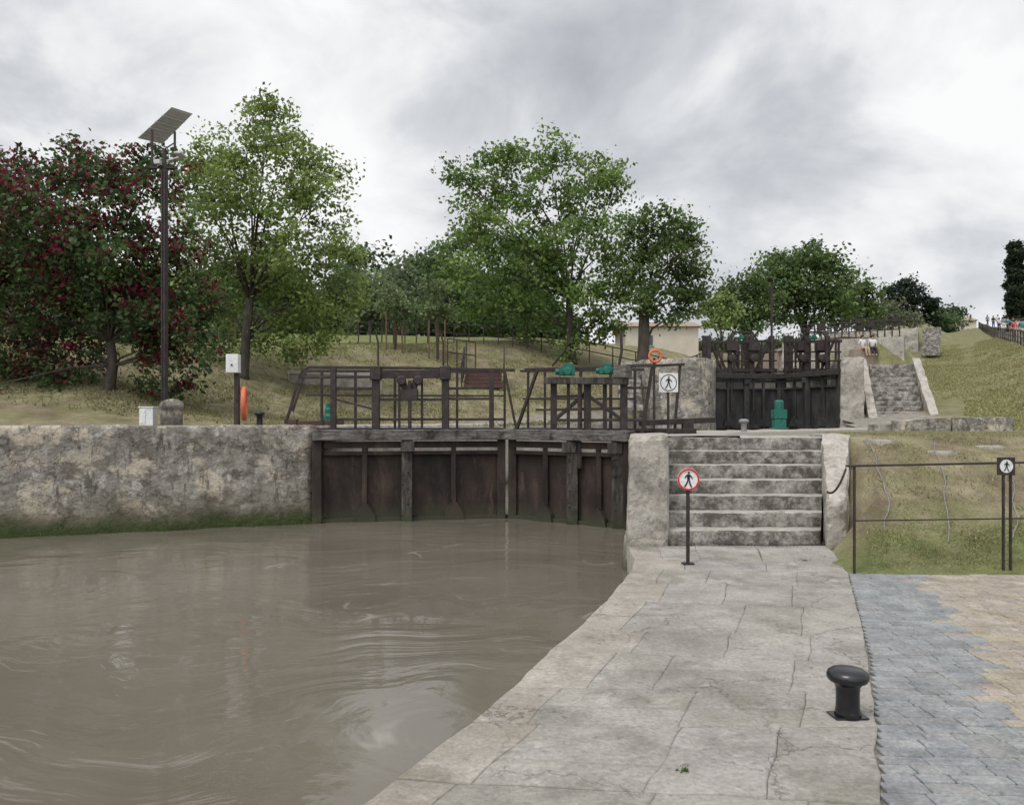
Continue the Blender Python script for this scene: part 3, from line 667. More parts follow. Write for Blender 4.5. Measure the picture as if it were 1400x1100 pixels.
fr2 = [((706,588),(735,505),.055), ((718,505),(800,503),(892,499),.055), ((757,524),(757,592),.12), ((777,524),(777,592),.06), ((803,524),(803,592),.13), ((827,520),(827,592),.07),
       ((853,500),(853,592),.12), ((892,499),(878,592),.055), ((735,545),(757,545),.05), ((757,560),(853,558),.05), ((757,542),(803,541),.05), ((757,574),(880,574),.05), ((803,540),(853,575),.06), ((757,575),(803,535),.06), ((733,560),(757,560),.04), ((853,530),(886,530),.04)]
lines(g2, 'railing', 'iron', A2, B2, fr2, .03)
lines(g2, 'railing', 'iron', A2, B2, [((712,507),(880,505),.05), ((722,507),(722,588),.05),((745,507),(745,588),.05),((794,507),(794,588),.06),((835,507),(835,588),.06),((868,505),(868,588),.05),((715,545),(868,545),.035)], -.7)
part(g2, 'machine_beam', 'darktimber', lambda m: m.beam(gp(A2,B2,748,520,.12), gp(A2,B2,856,521,.12), .22, .13), bevel=.012)
part(g2, 'machine_block', 'timber', lambda m: m.beam(gp(A2,B2,843,508,.12), gp(A2,B2,860,508,.12), .26, .22), bevel=.012)
gearbox(g2, gp(A2,B2,775,508,.15), 1.15); gearbox(g2, gp(A2,B2,829,507,.15), 1.0)
part(g2, 'crank_rod', 'iron', lambda m: m.tube([gp(A2,B2,755,500,0), gp(A2,B2,770,482,0), gp(A2,B2,777,470,0), gp(A2,B2,776,456,0)], .02, 8))
part(g2, 'crank_rod', 'iron', lambda m: m.tube([gp(A2,B2,846,500,0), gp(A2,B2,850,480,0), gp(A2,B2,849,452,0)], .025, 8))
rack(g2, A2, B2, 792, 525, 640)
m = MB(); m.beam(P(876,578,13.9), P(975,574,14.6), .14, .1); m.beam(P(940,586,14.3), P(940,572,14.3), .2, .16); m.beam(P(893,500,14.0), P(935,498,14.6), .05, .05); m.beam(P(930,498,14.6), P(922,590,14.5), .05, .05)
m.box(P(905,590,14.2), (1.2,.35,.12)); one('gate_anchor', 'dark iron anchor arm on the stone bank right of the lower gates', 'iron anchor', m, 'iron', bevel=.008)
m = MB(); m.beam(P(392,579,15.3), P(470,577,15.5), .22, .09); m.beam(P(400,583,15.3), P(400,573,15.3), .2, .2)
one('gate_anchor', 'low iron anchor beam on the left bank beside the lower gates', 'iron anchor', m, 'redwood', bevel=.008)
m = MB(); m.lathe([(.05,0),(.12,.02),(.12,.25),(.09,.3),(.09,.4),(.07,.42),(.07,.52)], P(450,584,15.9)+Vector((0,0,-.02)), 16)
one('pump_motor', 'small green motor standing behind the left gate railing', 'motor', m, 'greenpaint', bevel=.01)
UA1 = (XX(969,30.6),30.6); UB1 = (XX(1066,31.2),31.2); UA2 = (XX(1149,28.2),28.2); UB2 = (XX(1070,31.1),31.1)
u1, m1 = leaf_gate(UA1, UB1, 'left leaf of the upper black lock gates beside the rounded stone head', 3.5, .2, [.5], [.25,.75], 2.9, 'darkgate', 'darkgate', 1.45, 'deck')
u2, m2 = leaf_gate(UA2, UB2, 'right leaf of the upper black lock gates beside the distant pier', 3.5, .2, [.5], [.25,.75], 2.9, 'darkgate', 'darkgate', 1.45, 'deck')
def upframe(root, A, B, x0, x1, off, seed):
    r = random.Random(seed); segs = [((x0,468),(x1,466),.10), ((x0,481),(x1,481),.06), ((x0,494),(x1,493),.06), ((x0,506),(x1,506),.12)]
    x = x0+3; k = 0
    while x < x1:
        segs.append(((x, 467 if k % 2 else 459), (x, 514), .07 if k % 2 else .15)); x += r.uniform(11,18); k += 1
    segs += [((x0+10,466),(x0+26,505),.07), ((x1-27,505),(x1-10,466),.07), (((x0+x1)/2-16,466),((x0+x1)/2-8,454),((x0+x1)/2+14,454),((x0+x1)/2+22,466),.07)]
    lines(root, 'railing', 'iron', A, B, segs, off)
upframe(u1, UA1, UB1, 966, 1062, .1, 1); upframe(u1, UA1, UB1, 960, 1060, -.8, 2)
upframe(u2, UA2, UB2, 1072, 1150, .1, 3); upframe(u2, UA2, UB2, 1078, 1150, -.8, 4)
for rt, A_, B_, pxs in ((u1,UA1,UB1,(1000,1030)),(u2,UA2,UB2,(1098,1124))):
    for px in pxs:
        part(rt, 'winding_gear', 'iron', lambda m: (m.box(gp(A_,B_,px,474,.1), (.45,.36,.32)), m.lathe([(.05,-.2),(.16,-.18),(.16,.06),(.05,.08)], gp(A_,B_,px,490,.2), 16, 'y')), bevel=.01)
        rack(rt, A_, B_, px, 495, 560)
gearbox(u2, gp(UA2,UB2,1112,462,.1), .9)
gearbox(u1, gp(UA1,UB1,1013,462,.1), .9)
for s0, zz, lab in ((51.5,6.6,'far dark iron gate railings beneath the pinkish bridge'), (71.5,9.2,'tiny far iron gate railings near the top of the flight')):
    m = MB(); a = Vector((*W_(s0,-8.5),zz)); b = Vector((*W_(s0,-2.9),zz))
    for k in range(15):
        p = a.lerp(b, k/14); m.beam(p, p+Vector((0,0,1.1)), .06)
    for q in (.5,.8,1.1): m.beam(a+Vector((0,0,q)), b+Vector((0,0,q)), .05)
    for k in (3,10): m.box(a.lerp(b,k/14)+Vector((0,0,.9)), (.4,.4,.4))
    one('gate_railing', lab, 'railing', m, 'iron')
c = P(1065,586,20.3); root = thing('gear_post', c, 'green gear machine standing in front of the upper gates', 'gear machine')
m = MB(); m.box(c+Vector((0,0,.12)), (.30,.28,.26)); m.box(c+Vector((0,0,.01)), (.4,.36,.03)); m.build('base', 'greenpaint', root, bevel=.015)
m = MB(); m.box(c+Vector((0,0,.38)), (.34,.30,.24)); m.build('gear_case', 'greenpaint', root, bevel=.02)
m = MB(); m.lathe([(.09,.50),(.115,.51),(.115,.72),(.08,.76)], c, 18); m.build('motor', 'greenpaint', root)
# ------------------------------------------------------------------ bollards
def bollard(c, sc, label, mt='black', hz=1.0):
    c = Vector(c); root = thing('mooring_bollard', c, label, 'bollard')
    m = MB(); m.box(c+Vector((0,0,.004*sc)), (.185*sc,.12*sc,.008*sc), .06)
    m.build('base_plate', mt, root, bevel=.003)
    prof = [(.072,.005),(.066,.03),(.062,.06),(.061,.15),(.065,.19),(.077,.213),(.100,.226),(.109,.243),(.110,.262),(.102,.282),(.084,.296),(.05,.304),(.01,.306)]
    m = MB(); m.lathe([(r_*sc, z_*sc*hz) for r_, z_ in prof], c, 40)
    m.build('bollard_body', mt, root, smooth=True)
bollard((XX(1159,4.2),4.2,.008), 1, 'glossy black mushroom bollard on the stone quay in the foreground', hz=.86)
bollard((XX(1017,16.5),16.5,1.37), .95, 'small grey bollard on the terrace in front of the upper gates', 'cable')
bollard((XX(355,15.6),15.6,1.52), .95, 'small dark bollard on the left bank beside the orange lifebuoy')
m = MB(); m.lathe([(.19,0),(.2,.3),(.2,.34),(.22,.36),(.22,.41),(.19,.47),(.11,.52),(.02,.535)], (XX(235,14.6),14.6,1.5), 28)
for i, v_ in enumerate(m.v):
    q = noise.noise_vector(Vector(v_)*6)*.015; m.v[i] = (v_[0]+q.x, v_[1]+q.y, v_[2]+q.z)
one('stone_bollard', 'round topped grey stone bollard at the foot of the solar lamp', 'stone bollard', m, 'wall', smooth=True)
# ------------------------------------------------------------------ signs
def disc(m, c, r, t, n=36): m.lathe([(r,t/2),(r,-t/2)], c, n, 'y')
def walker(m, c, s, y):
    def poly(pts): m.vprism((c[0],y,c[2]), (1,0,0), [(u*s,w*s) for u,w in pts], .002, (0,-1,0))
    poly([(.055*math.cos(t)*1.25+.02, .42+.055*math.sin(t)*1.25) for t in [2*math.pi*k/12 for k in range(12)]])
    poly([(-.06,.33),(.08,.33),(.10,.25),(.07,-.02),(-.07,-.02),(-.09,.22)])
    poly([(-.06,.32),(-.09,.22),(-.20,.08),(-.25,.10),(-.16,.26)])
    poly([(.08,.32),(.22,.17),(.27,.05),(.22,.03),(.17,.13),(.07,.22)])
    poly([(-.07,0),(.0,0),(-.05,-.22),(-.20,-.46),(-.28,-.44),(-.14,-.20)])
    poly([(.0,0),(.07,0),(.13,-.22),(.22,-.46),(.14,-.47),(.04,-.22)])
root = thing('no_walking_sign', (XX(941,8.65),8.65,0), 'round red rimmed no pedestrians sign on a thin post before the stairs', 'sign')
sx = XX(941,8.65); sz = 1.62-(655-575)/F*8.65
m = MB(); m.beam((sx,8.67,0), (sx,8.67,sz+.05), .036, .036); m.build('post', 'iron', root, bevel=.004)
m = MB(); m.box((sx,8.67,.012), (.13,.1,.012)); m.build('base_plate', 'iron', root)
m = MB(); disc(m, (sx,8.645,sz), .125, .006); pl_ = m.build('sign_plate', 'white', root)
m = MB(); m.torus((sx,8.638,sz), .113, .010, n=40, m=6); m.build('red_rim', 'red', pl_)
m = MB(); walker(m, (sx,8.64,sz-.003), .185, 8.639); m.build('walking_figure', 'ink', pl_)
p = P(914,523,13.7); root = thing('pedestrian_sign', (p.x,p.y,1.4), 'square white pedestrian sign fixed near the right gate railing', 'sign')
m = MB(); m.beam((p.x,13.73,1.38), (p.x,13.73,p.z+.1), .04); m.build('post', 'iron', root)
m = MB(); m.box((p.x,13.7,p.z), (.34,.012,.34)); pl_ = m.build('sign_plate', 'white', root, bevel=.004)
m = MB(); m.torus((p.x,13.692,p.z), .142, .007, n=36, m=6); m.build('dark_ring', 'ink', pl_)
m = MB(); walker(m, (p.x,13.69,p.z), .23, 13.692); m.build('walking_figure', 'ink', pl_)
root = thing('iron_railing', (XX(1168,8.15),8.15,0), 'thin brown iron railing in front of the right grass bank', 'railing')
ax = XX(1157,8.15); rx = XX(1168,8.15); ex = 8.5
m = MB(); m.beam((ax,8.15,1.14), (ex,8.35,1.225), .05, .022); m.build('top_rail', 'iron', root, bevel=.004)
m = MB(); m.beam((rx,8.15,.56), (ex,8.35,.60), .014, .014); m.build('mid_rail', 'iron', root)
for x in (rx, XX(1369,8.25), XX(1379,8.25), 6.9, 7.0, 8.4):
    yy = 8.15+.2*(x-rx)/(ex-rx); m = MB(); m.beam((x,yy,-.03), (x,yy,1.14+.075*(x-rx)/(ex-rx)), .022, .022); m.build('post', 'iron', root)
p = (XX(1377,8.18), 8.2, 1.135)
root = thing('pedestrian_sign', p, 'small dark square sign with white disc on the iron railing', 'sign')
m = MB(); m.box(p, (.19,.01,.19)); pl_ = m.build('sign_plate', 'iron', root)
m = MB(); disc(m, (p[0],8.193,p[2]), .07, .006); m.build('white_disc', 'white', pl_)
m = MB(); walker(m, (p[0],8.19,p[2]), .115, 8.188); m.build('walking_figure', 'ink', pl_)
m = MB()
def chain(a, b, sag, n):
    a = Vector(a); b = Vector(b); pts = []
    for i in range(n+1):
        t = i/n; p_ = a.lerp(b, t); p_.z -= sag*4*t*(1-t); pts.append(p_)
    for i in range(n):
        d = (pts[i+1]-pts[i]); c = (pts[i]+pts[i+1])/2; u = d.normalized(); side = Vector((0,1,0)) if i % 2 else u.cross(Vector((0,1,0)))
        m.torus(c, .011, .0026, nrm=side, n=8, m=5)
chain((ax,8.15,1.12), (4.0,9.74,.72), .10, 90)
one('chain', 'thin hanging chain from the iron railing to the stair side wall', 'chain', m, 'iron')
m = MB(); chain((2.55,9.9,.05),(3.98,9.75,.06), .03, 65); one('chain', 'iron chain lying across the foot of the near stairs', 'chain', m, 'iron')
for lab, pts in (('left grey cable hanging down the right grass bank', [(1190,606,11.6),(1196,640,11),(1205,680,10.2),(1214,712,9.5),(1208,748,8.9)]),
                 ('middle grey cable hanging down the right grass bank', [(1280,618,11.6),(1286,650,10.9),(1292,690,10.1),(1299,725,9.3),(1297,760,8.7)]),
                 ('right grey cable on the bank behind the railing sign', [(1368,650,11),(1384,690,10.2),(1388,730,9.3),(1386,757,8.7)])):
    m = MB(); pp = []
    for (a, b, Y) in pts: x = XX(a,Y); pp.append(Vector((x, Y, 0)))
    q = []
    for i in range(len(pp)-1):
        for t in (0,.25,.5,.75):
            v_ = pp[i].lerp(pp[i+1], t); v_.z = gz(v_.x,v_.y)+.05+.03*noise.noise(v_*3); v_.x += .06*noise.noise(v_*2); q.append(v_)
    m.tube(q, .006, 6); one('ground_cable', lab, 'cable', m, 'cable', smooth=True)
# ------------------------------------------------------------------ solar lamp
Y0 = 15.2; lx = XX(225,Y0); zt0 = 1.62+(575-232)/F*Y0
root = thing('solar_lamp_post', (lx,Y0,1.5), 'tall dark post carrying a tilted solar panel above the left bank', 'lamp post')
m = MB(); m.box((lx,Y0,(1.5+zt0)/2), (.105,.10,zt0-1.5)); m.build('pole', 'iron', root, bevel=.008)
for s_ in (-.028,.028):
    m = MB(); m.box((lx+s_,Y0-.056,(1.7+zt0)/2), (.02,.018,zt0-1.8)); m.build('pole_fin', 'iron', root)
m = MB(); m.box((lx,Y0,1.52), (.3,.3,.03)); m.build('base_plate', 'iron', root)
c0 = P(188,189,Y0+.1); c1 = P(232,149,Y0-.25); c2 = P(261,158,Y0+.35); c3 = P(222,197,Y0+.75)
m = MB(); up = Vector((.03,.01,.035)); m.add([c0,c1,c2,c3,c0+up,c1+up,c2+up,c3+up], [(0,1,2,3),(7,6,5,4),(0,4,5,1),(1,5,6,2),(2,6,7,3),(3,7,4,0)])
pan = m.build('solar_panel', 'lightgrey', root)
m = MB()
for t in (.2,.4,.6,.8): m.beam(c0.lerp(c1,t)-up*.5, c3.lerp(c2,t)-up*.5, .035, .02)
m.build('panel_frame', 'lightgrey', pan)
m = MB(); m.add([c0+up*1.12,c1+up*1.12,c2+up*1.12,c3+up*1.12], [(0,1,2,3)]); m.build('panel_glass', 'glass', pan)
m = MB(); m.beam(P(208,228,Y0), P(208,178,Y0), .035); m.beam(P(239,225,Y0), P(239,180,Y0), .035); m.beam(P(205,229,Y0), P(242,229,Y0), .045); m.beam(P(225,240,Y0), P(225,205,Y0), .06)
m.beam(P(208,215,Y0), P(239,195,Y0), .02); m.beam(P(208,195,Y0), P(239,215,Y0), .02); m.build('panel_bracket', 'iron', root)
m = MB(); m.beam(P(228,220,Y0), P(248,214,Y0-.3), .03); m.box(P(247,212,Y0-.35), (.14,.3,.04)); m.build('lamp_head', 'lightgrey', root, bevel=.01)
m = MB(); m.box(P(216,222,Y0-.1), (.12,.12,.09)); m.build('battery_box', 'lightgrey', root, bevel=.01)
m = MB(); p = P(203,562,14.7); m.box((p.x,14.7,1.70), (.26,.2,.34)); m.box((p.x,14.7,1.88), (.29,.23,.02)); m.box((p.x-.06,14.595,1.70),(.1,.01,.26))
one('cabinet', 'small white cabinet beside the solar lamp post', 'cabinet', m, 'white', bevel=.006)
root = thing('control_post', (XX(324,15.0),15,1.5), 'dark control post with a white box on the left bank', 'control post')
x = XX(324,15.0); m = MB(); m.box((x,15,2.12), (.09,.08,1.25)); m.build('pole', 'iron', root, bevel=.006)
m = MB(); p = P(319,497,14.9); m.box((p.x,14.9,p.z), (.24,.16,.36)); bx_ = m.build('control_box', 'white', root, bevel=.012)
m = MB(); m.lathe([(.018,-.01),(.018,.01)], (p.x,14.815,p.z-.03), 12, 'y'); m.build('lock', 'ink', bx_)
m = MB(); p = P(334,551,15.05); m.torus(p, .29, .05, nrm=(1,.28,0), n=32, m=10)
one('lifebuoy', 'orange lifebuoy hanging edge on from the white box post', 'lifebuoy', m, 'orange', smooth=True)
x = XX(895,26.5); zz = 1.62+(575-487)/F*26.5
m = MB(); m.torus((x,26.4,zz), .20, .045, n=32, m=10); one('lifebuoy', 'round orange lifebuoy facing the water near the rounded lock head', 'lifebuoy', m, 'orange', smooth=True)
m = MB(); m.box((x,26.6,(zz+1.2)/2-.1), (.08,.06,zz-1.1)); one('lifebuoy_post', 'slim post holding the round lifebuoy by the lock head', 'post', m, 'iron')
# ------------------------------------------------------------------ left bank furniture
def on(px, Y, dz=0): x = XX(px, Y); return Vector((x, Y, gz(x, Y)+dz))
root = thing('stone_bench', on(450,28), 'long pale stone bench wall on the grassy left bank', 'bench')
a = on(395,27.5); b = on(520,29); zz = max(a.z,b.z)
m = MB(); m.beam((a.x,a.y,zz+.3), (b.x,b.y,zz+.3), .5, .12); m.build('seat', 'palestone', root, bevel=.01)
m = MB(); m.beam((a.x,a.y,zz-.15), (b.x,b.y,zz-.15), .4, .78); m.build('base', 'pier', root)
def railing_run(label, pts, hgt, posts, mt='iron', bars=0):
    m = MB()
    for (p, q) in zip(pts, pts[1:]):
        p = Vector(p); q = Vector(q); U = Vector((0,0,1))
        for f_ in (1,.55): m.beam(p+U*hgt*f_, q+U*hgt*f_, .045)
        for k in range(posts+1): r_ = p.lerp(q, k/posts); m.beam(r_-U*.2, r_+U*hgt, .05)
        for k in range(bars): r_ = p.lerp(q, (k+.5)/bars); m.beam(r_+U*.1, r_+U*hgt, .018)
    one('railing', label, 'railing', m, mt)
railing_run('long thin dark railing along the left bank path before the trees', [on(490,36), on(600,37), on(740,38.5), on(960,41)], 1.0, 7)
railing_run('short dark railing near the cream building on the left bank', [on(888,33), on(968,35)], 1.1, 5, bars=24)
o_ = on(660,31); root = thing('timber_steps', o_, 'reddish timber steps with dark handrails up the left bank', 'steps')
for k in range(5):
    m = MB(); m.box((o_.x, 31+k*.35, o_.z+.1+k*.17), (1.5,.34,.14)); m.build('step', 'redwood', root)
for s_ in (-1,1):
    m = MB(); X = o_.x+s_*.85
    for k in range(4): m.beam((X,30.9+k*.6,o_.z-.2), (X,30.9+k*.6,o_.z+1.0+k*.28), .05)
    for q in (.4,.7,1.0): m.beam((X,30.9,o_.z+q), (X,32.7,o_.z+q+.84), .045)
    m.build('handrail', 'iron', root)
railing_run('grey frame railing above the timber steps', [on(612,33), on(650,33.5)], 1.3, 3)
def house(x0, x1, Y, dep, zb, zw, rise, label, wins):
    root = thing('house', ((x0+x1)/2,Y,zb), label, 'house')
    m = MB(); m.box(((x0+x1)/2,Y+dep/2,(zb+zw)/2), (x1-x0,dep,zw-zb)); m.build('wall', 'cream', root)
    m = MB(); m.add([(x0-.3,Y-.3,zw-.02),(x1+.3,Y-.3,zw-.02),(x1+.3,Y+dep+.3,zw-.02),(x0-.3,Y+dep+.3,zw-.02),(x0-.3,Y+dep/2,zw+rise),(x1+.3,Y+dep/2,zw+rise)], [(0,1,5,4),(2,3,4,5),(1,2,5),(3,0,4),(0,3,2,1)]); m.build('roof', 'tile', root)
    for f_ in wins:
        X = x0+(x1-x0)*f_; m = MB(); m.box((X,Y-.03,zw-1.1), (.6,.06,.8)); w_ = m.build('window', 'glass', root)
        m = MB(); m.box((X,Y-.07,zw-1.55), (.8,.12,.08)); m.build('sill', 'pier', w_)
house(XX(855,60), XX(955,60), 60, 6, 4, 1.62+(575-446)/F*60, .7, 'cream walled house with tiled roof behind the centre trees', (.32,))
house(XX(1270,150), XX(1335,150), 150, 6, 14, 1.62+(575-438)/F*150, 1.2, 'far low cream house with tiled roof on the horizon', (.3,.7))
root = thing('arched_bridge', (XX(1160,50),50,4), 'low pinkish stone humpback bridge across the flight of locks', 'bridge')
Yb = 50; prof = [(1062,480),(1090,473),(1120,464),(1150,460),(1185,461),(1215,468),(1238,482),(1242,500),(1150,515),(1062,505)]
m = MB(); pts = [(XX(a,Yb), 1.62+(575-b)/F*Yb) for a,b in prof]
m.vprism((0,Yb,0), (1,0,0), pts[::-1], 3, (0,1,0)); m.build('parapet_wall', 'pink', root, bevel=.05)
m = MB(); cp = pts[:7]
for p, q in zip(cp, cp[1:]): m.beam((p[0],Yb+.1,p[1]+.06), (q[0],Yb+.1,q[1]+.06), .5, .16)
m.build('coping', 'pier', root)
m = MB()
for p, q in zip(cp, cp[1:]):
    for k in range(4): t = k/4; m.beam((p[0]+(q[0]-p[0])*t,Yb+2.6,p[1]+(q[1]-p[1])*t), (p[0]+(q[0]-p[0])*t,Yb+2.6,p[1]+(q[1]-p[1])*t+1), .035)
    m.beam((p[0],Yb+2.6,p[1]+1), (q[0],Yb+2.6,q[1]+1), .04); m.beam((p[0],Yb+2.6,p[1]+.5), (q[0],Yb+2.6,q[1]+.5), .025)
m.build('railing', 'iron', root)
pts = []
for Y in np.linspace(42, 112, 8):
    x = XX(1400,50)+(Y-50)*(XX(1338,112)-XX(1400,50))/62; pts.append(Vector((x, Y, gz(x,Y))))
railing_run('long dark railing beside the uphill path at the right edge', pts, 1.05, 5, bars=14)
m = MB(); p = on(1055,60); m.beam(p-Vector((0,0,.5)), (p.x,60,1.62+(575-385)/F*60), .14); m.beam((p.x,60,1.62+190/F*60), (p.x-.4,59.5,1.62+194/F*60), .3, .06); one('street_lamp', 'distant dark street lamp among the right hand trees', 'street lamp', m, 'iron')
# ------------------------------------------------------------------ people
def skinmesh(verts, edges, radii, name):
    me = bpy.data.meshes.new(name); me.from_pydata(verts, edges, []); o = bpy.data.objects.new(name, me); COL.objects.link(o)
    sk = o.modifiers.new('s', 'SKIN')
    for i, r_ in enumerate(radii): me.skin_vertices[0].data[i].radius = (r_[0], r_[1]) if isinstance(r_, tuple) else (r_, r_)
    me.skin_vertices[0].data[0].use_root = True
    su = o.modifiers.new('u', 'SUBSURF'); su.levels = 1; su.render_levels = 1
    dg = bpy.context.evaluated_depsgraph_get(); r2 = bpy.data.meshes.new_from_object(o.evaluated_get(dg)); bpy.data.objects.remove(o); r2.name = name
    r2.polygons.foreach_set('use_smooth', [True]*len(r2.polygons)); return r2
def person_meshes(pose):
    if pose == 'sit': kn = [(-.1,-.42,.47),(.1,-.42,.47)]; an = [(-.1,-.45,.06),(.1,-.45,.06)]
    elif pose == 'walk': kn = [(-.1,-.16,.5),(.1,.08,.49)]; an = [(-.1,-.22,.09),(.1,.34,.14)]
    else: kn = [(-.1,-.02,.49),(.11,0,.49)]; an = [(-.11,0,.08),(.13,0,.08)]
    dz = -.44 if pose == 'sit' else 0
    U = lambda x, y, z: (x, y, z+dz)
    sw = .14 if pose == 'walk' else .05
    V = [U(0,0,.93), U(0,0,1.12), U(0,-.01,1.33), U(0,0,1.45), U(0,-.02,1.55), U(0,-.02,1.66),
         U(-.16,0,1.38), U(-.22,sw,1.12), U(-.2,-.02+sw*.3,.9), U(-.2,-.05,.82), U(.16,0,1.38), U(.22,-sw,1.12), U(.2,-.06-sw*.7,.9), U(.2,-.1-sw,.83),
         U(-.09,0,.89), kn[0], an[0], (an[0][0],an[0][1]-.14,an[0][2]-.05), U(.09,0,.89), kn[1], an[1], (an[1][0],an[1][1]-.14,an[1][2]-.05)]
    E = [(0,1),(1,2),(2,3),(3,4),(4,5),(2,6),(6,7),(7,8),(8,9),(2,10),(10,11),(11,12),(12,13),(0,14),(14,15),(15,16),(16,17),(0,18),(18,19),(19,20),(20,21)]
    rad = [(.13,.09),(.12,.085),(.14,.09),.05,.085,.075,.055,.042,.032,.035,.055,.042,.032,.035,.085,.055,.04,.04,.085,.055,.04,.04]
    body = skinmesh(V, E, rad, 'person_body')
    i = [0,1,2,6,7,10,11]; shirt = skinmesh([V[k] for k in i], [(0,1),(1,2),(2,3),(3,4),(2,5),(5,6)], [(.15,.115),(.145,.115),(.155,.115),.08,.06,.08,.06], 'shirt')
    i = [0,14,15,16,18,19,20]; tr = skinmesh([V[k] for k in i], [(0,1),(1,2),(2,3),(0,4),(4,5),(5,6)], [(.15,.115),.105,.075,.06,.105,.075,.06], 'trousers')
    zz = U(0,0,1.6)[2]
    m = MB(); m.lathe([(.01,.13),(.06,.12),(.095,.08),(.105,.02),(.1,-.04),(.07,-.07)], (0,.015,zz), 12); hm = m.build('hair', 'hair'); hme = hm.data; bpy.data.objects.remove(hm)
    hme.polygons.foreach_set('use_smooth', [True]*len(hme.polygons))
    return body, shirt, tr, hme
PM = {k: person_meshes(k) for k in ('stand','walk','sit')}
def person(loc, rz, pose, shirt, trou, label):
    root = thing('person', loc, label, 'person'); root.rotation_euler = (0,0,rz)
    for me, mt, nm in zip(PM[pose], ('skin', shirt, trou, 'hair'), ('body','shirt','trousers','hair')):
        me2 = me.copy(); me2.materials.clear(); me2.materials.append(M[mt]); o = bpy.data.objects.new(nm, me2); COL.objects.link(o); o.parent = root
Yw = 46
a = P(1168,488,Yw); b = P(1228,488,Yw); m = MB(); m.box(((a.x+b.x)/2,Yw+.4,a.z-.6), (b.x-a.x,.7,2.2)); one('low_wall', 'low pale wall where two people in white sit', 'wall', m, 'pink', bevel=.03)
zs = a.z-.6+1.1-.42
person(Vector((XX(1181,Yw),Yw+.2,zs)), .3, 'sit', 'cloth_white', 'cloth_beige', 'person in white top seated on the wall below the bridge, left of two')
person(Vector((XX(1195,Yw),Yw+.2,zs)), -.2, 'sit', 'cloth_white', 'cloth_dark', 'person in white top and dark trousers seated beside another below the bridge')
def pon(px, Y): x = XX(px, Y); return Vector((x, Y, gz(x, Y)))
person(pon(1276,68), 2.9, 'walk', 'cloth_white', 'cloth_dark', 'lone person in white top walking on the far grassy steps')
cl = [('cloth_red','cloth_dark','person in red top and black trousers'),('cloth_blue','cloth_grey','person in blue top and grey trousers'),('cloth_white','cloth_blue','person in white top and blue trousers'),('cloth_dark','cloth_beige','person in black top and beige trousers'),
      ('cloth_pink','cloth_dark','person in pink top'),('cloth_teal','cloth_dark','person in teal top'),('cloth_beige','cloth_blue','person in beige top'),('cloth_grey','cloth_white','person in grey top and white trousers'),
      ('cloth_red','cloth_blue','person in red top and blue trousers'),('cloth_white','cloth_dark','person in white top and black trousers'),('cloth_blue','cloth_beige','person in blue top and beige trousers'),('cloth_dark','cloth_blue','person in black top and blue trousers'),
      ('cloth_white','cloth_beige','person in white top and beige trousers'),('cloth_grey','cloth_dark','person in grey top and black trousers'),('cloth_teal','cloth_beige','person in teal top and beige trousers'),
      ('cloth_pink','cloth_white','person in pink top and white trousers'),('cloth_red','cloth_beige','person in red top and beige trousers'),('cloth_dark','cloth_dark','person dressed all in black')]
spots = [(1397,64),(1389,68),(1398,72),(1383,76),(1391,80),(1378,84),(1385,88),(1372,90),(1379,96),(1366,98),(1372,104),(1358,106),(1364,112),(1350,114),(1398,55),(1393,59),(1386,63),(1395,76)]
for (px, Y), (a, b, l) in zip(spots, cl):
    person(pon(px, Y), R.uniform(-.4,.4)+(3.1 if R.random() < .5 else 0), R.choice(['walk','stand']), a, b, l+' on the uphill path behind the far railing')
p = P(1006,480,36); person(Vector((p.x,36,3.83)), .5, 'stand', 'cloth_grey', 'cloth_dark', 'person in grey top standing behind the upper gates')
# ------------------------------------------------------------------ trees
def leafmesh(name, pos, nor, size, colr, m, parent, asp=.6):
    n = len(pos)
    nor /= np.linalg.norm(nor, axis=1)[:,None]+1e-9
    rnd = NP.normal(size=(n,3)); a = np.cross(nor, rnd); a /= np.linalg.norm(a, axis=1)[:,None]+1e-9; b = np.cross(nor, a)
    s = size[:,None]
    V = np.stack([pos-a*s, pos-b*s*asp+nor*s*.12, pos+a*s, pos+b*s*asp+nor*s*.12], 1).reshape(-1,3)
    o0 = Vector((0,0,0)); p = parent
    while p is not None: o0 += p.location; p = p.parent
    V -= np.array(o0)
    me = bpy.data.meshes.new(name); me.vertices.add(n*4); me.vertices.foreach_set('co', V.astype(np.float32).ravel())
    me.loops.add(n*4); me.loops.foreach_set('vertex_index', np.arange(n*4, dtype=np.int32))
    me.polygons.add(n); me.polygons.foreach_set('loop_start', np.arange(0,n*4,4,dtype=np.int32))
    me.update(calc_edges=True)
    at = me.attributes.new('col', 'FLOAT_COLOR', 'POINT'); c = np.ones((n*4,4), np.float32); c[:,:3] = np.repeat(colr, 4, 0); at.data.foreach_set('color', c.ravel())
    me.materials.append(M[m]); o = bpy.data.objects.new(name, me); COL.objects.link(o)
    if parent is not None: o.parent = parent
    return o
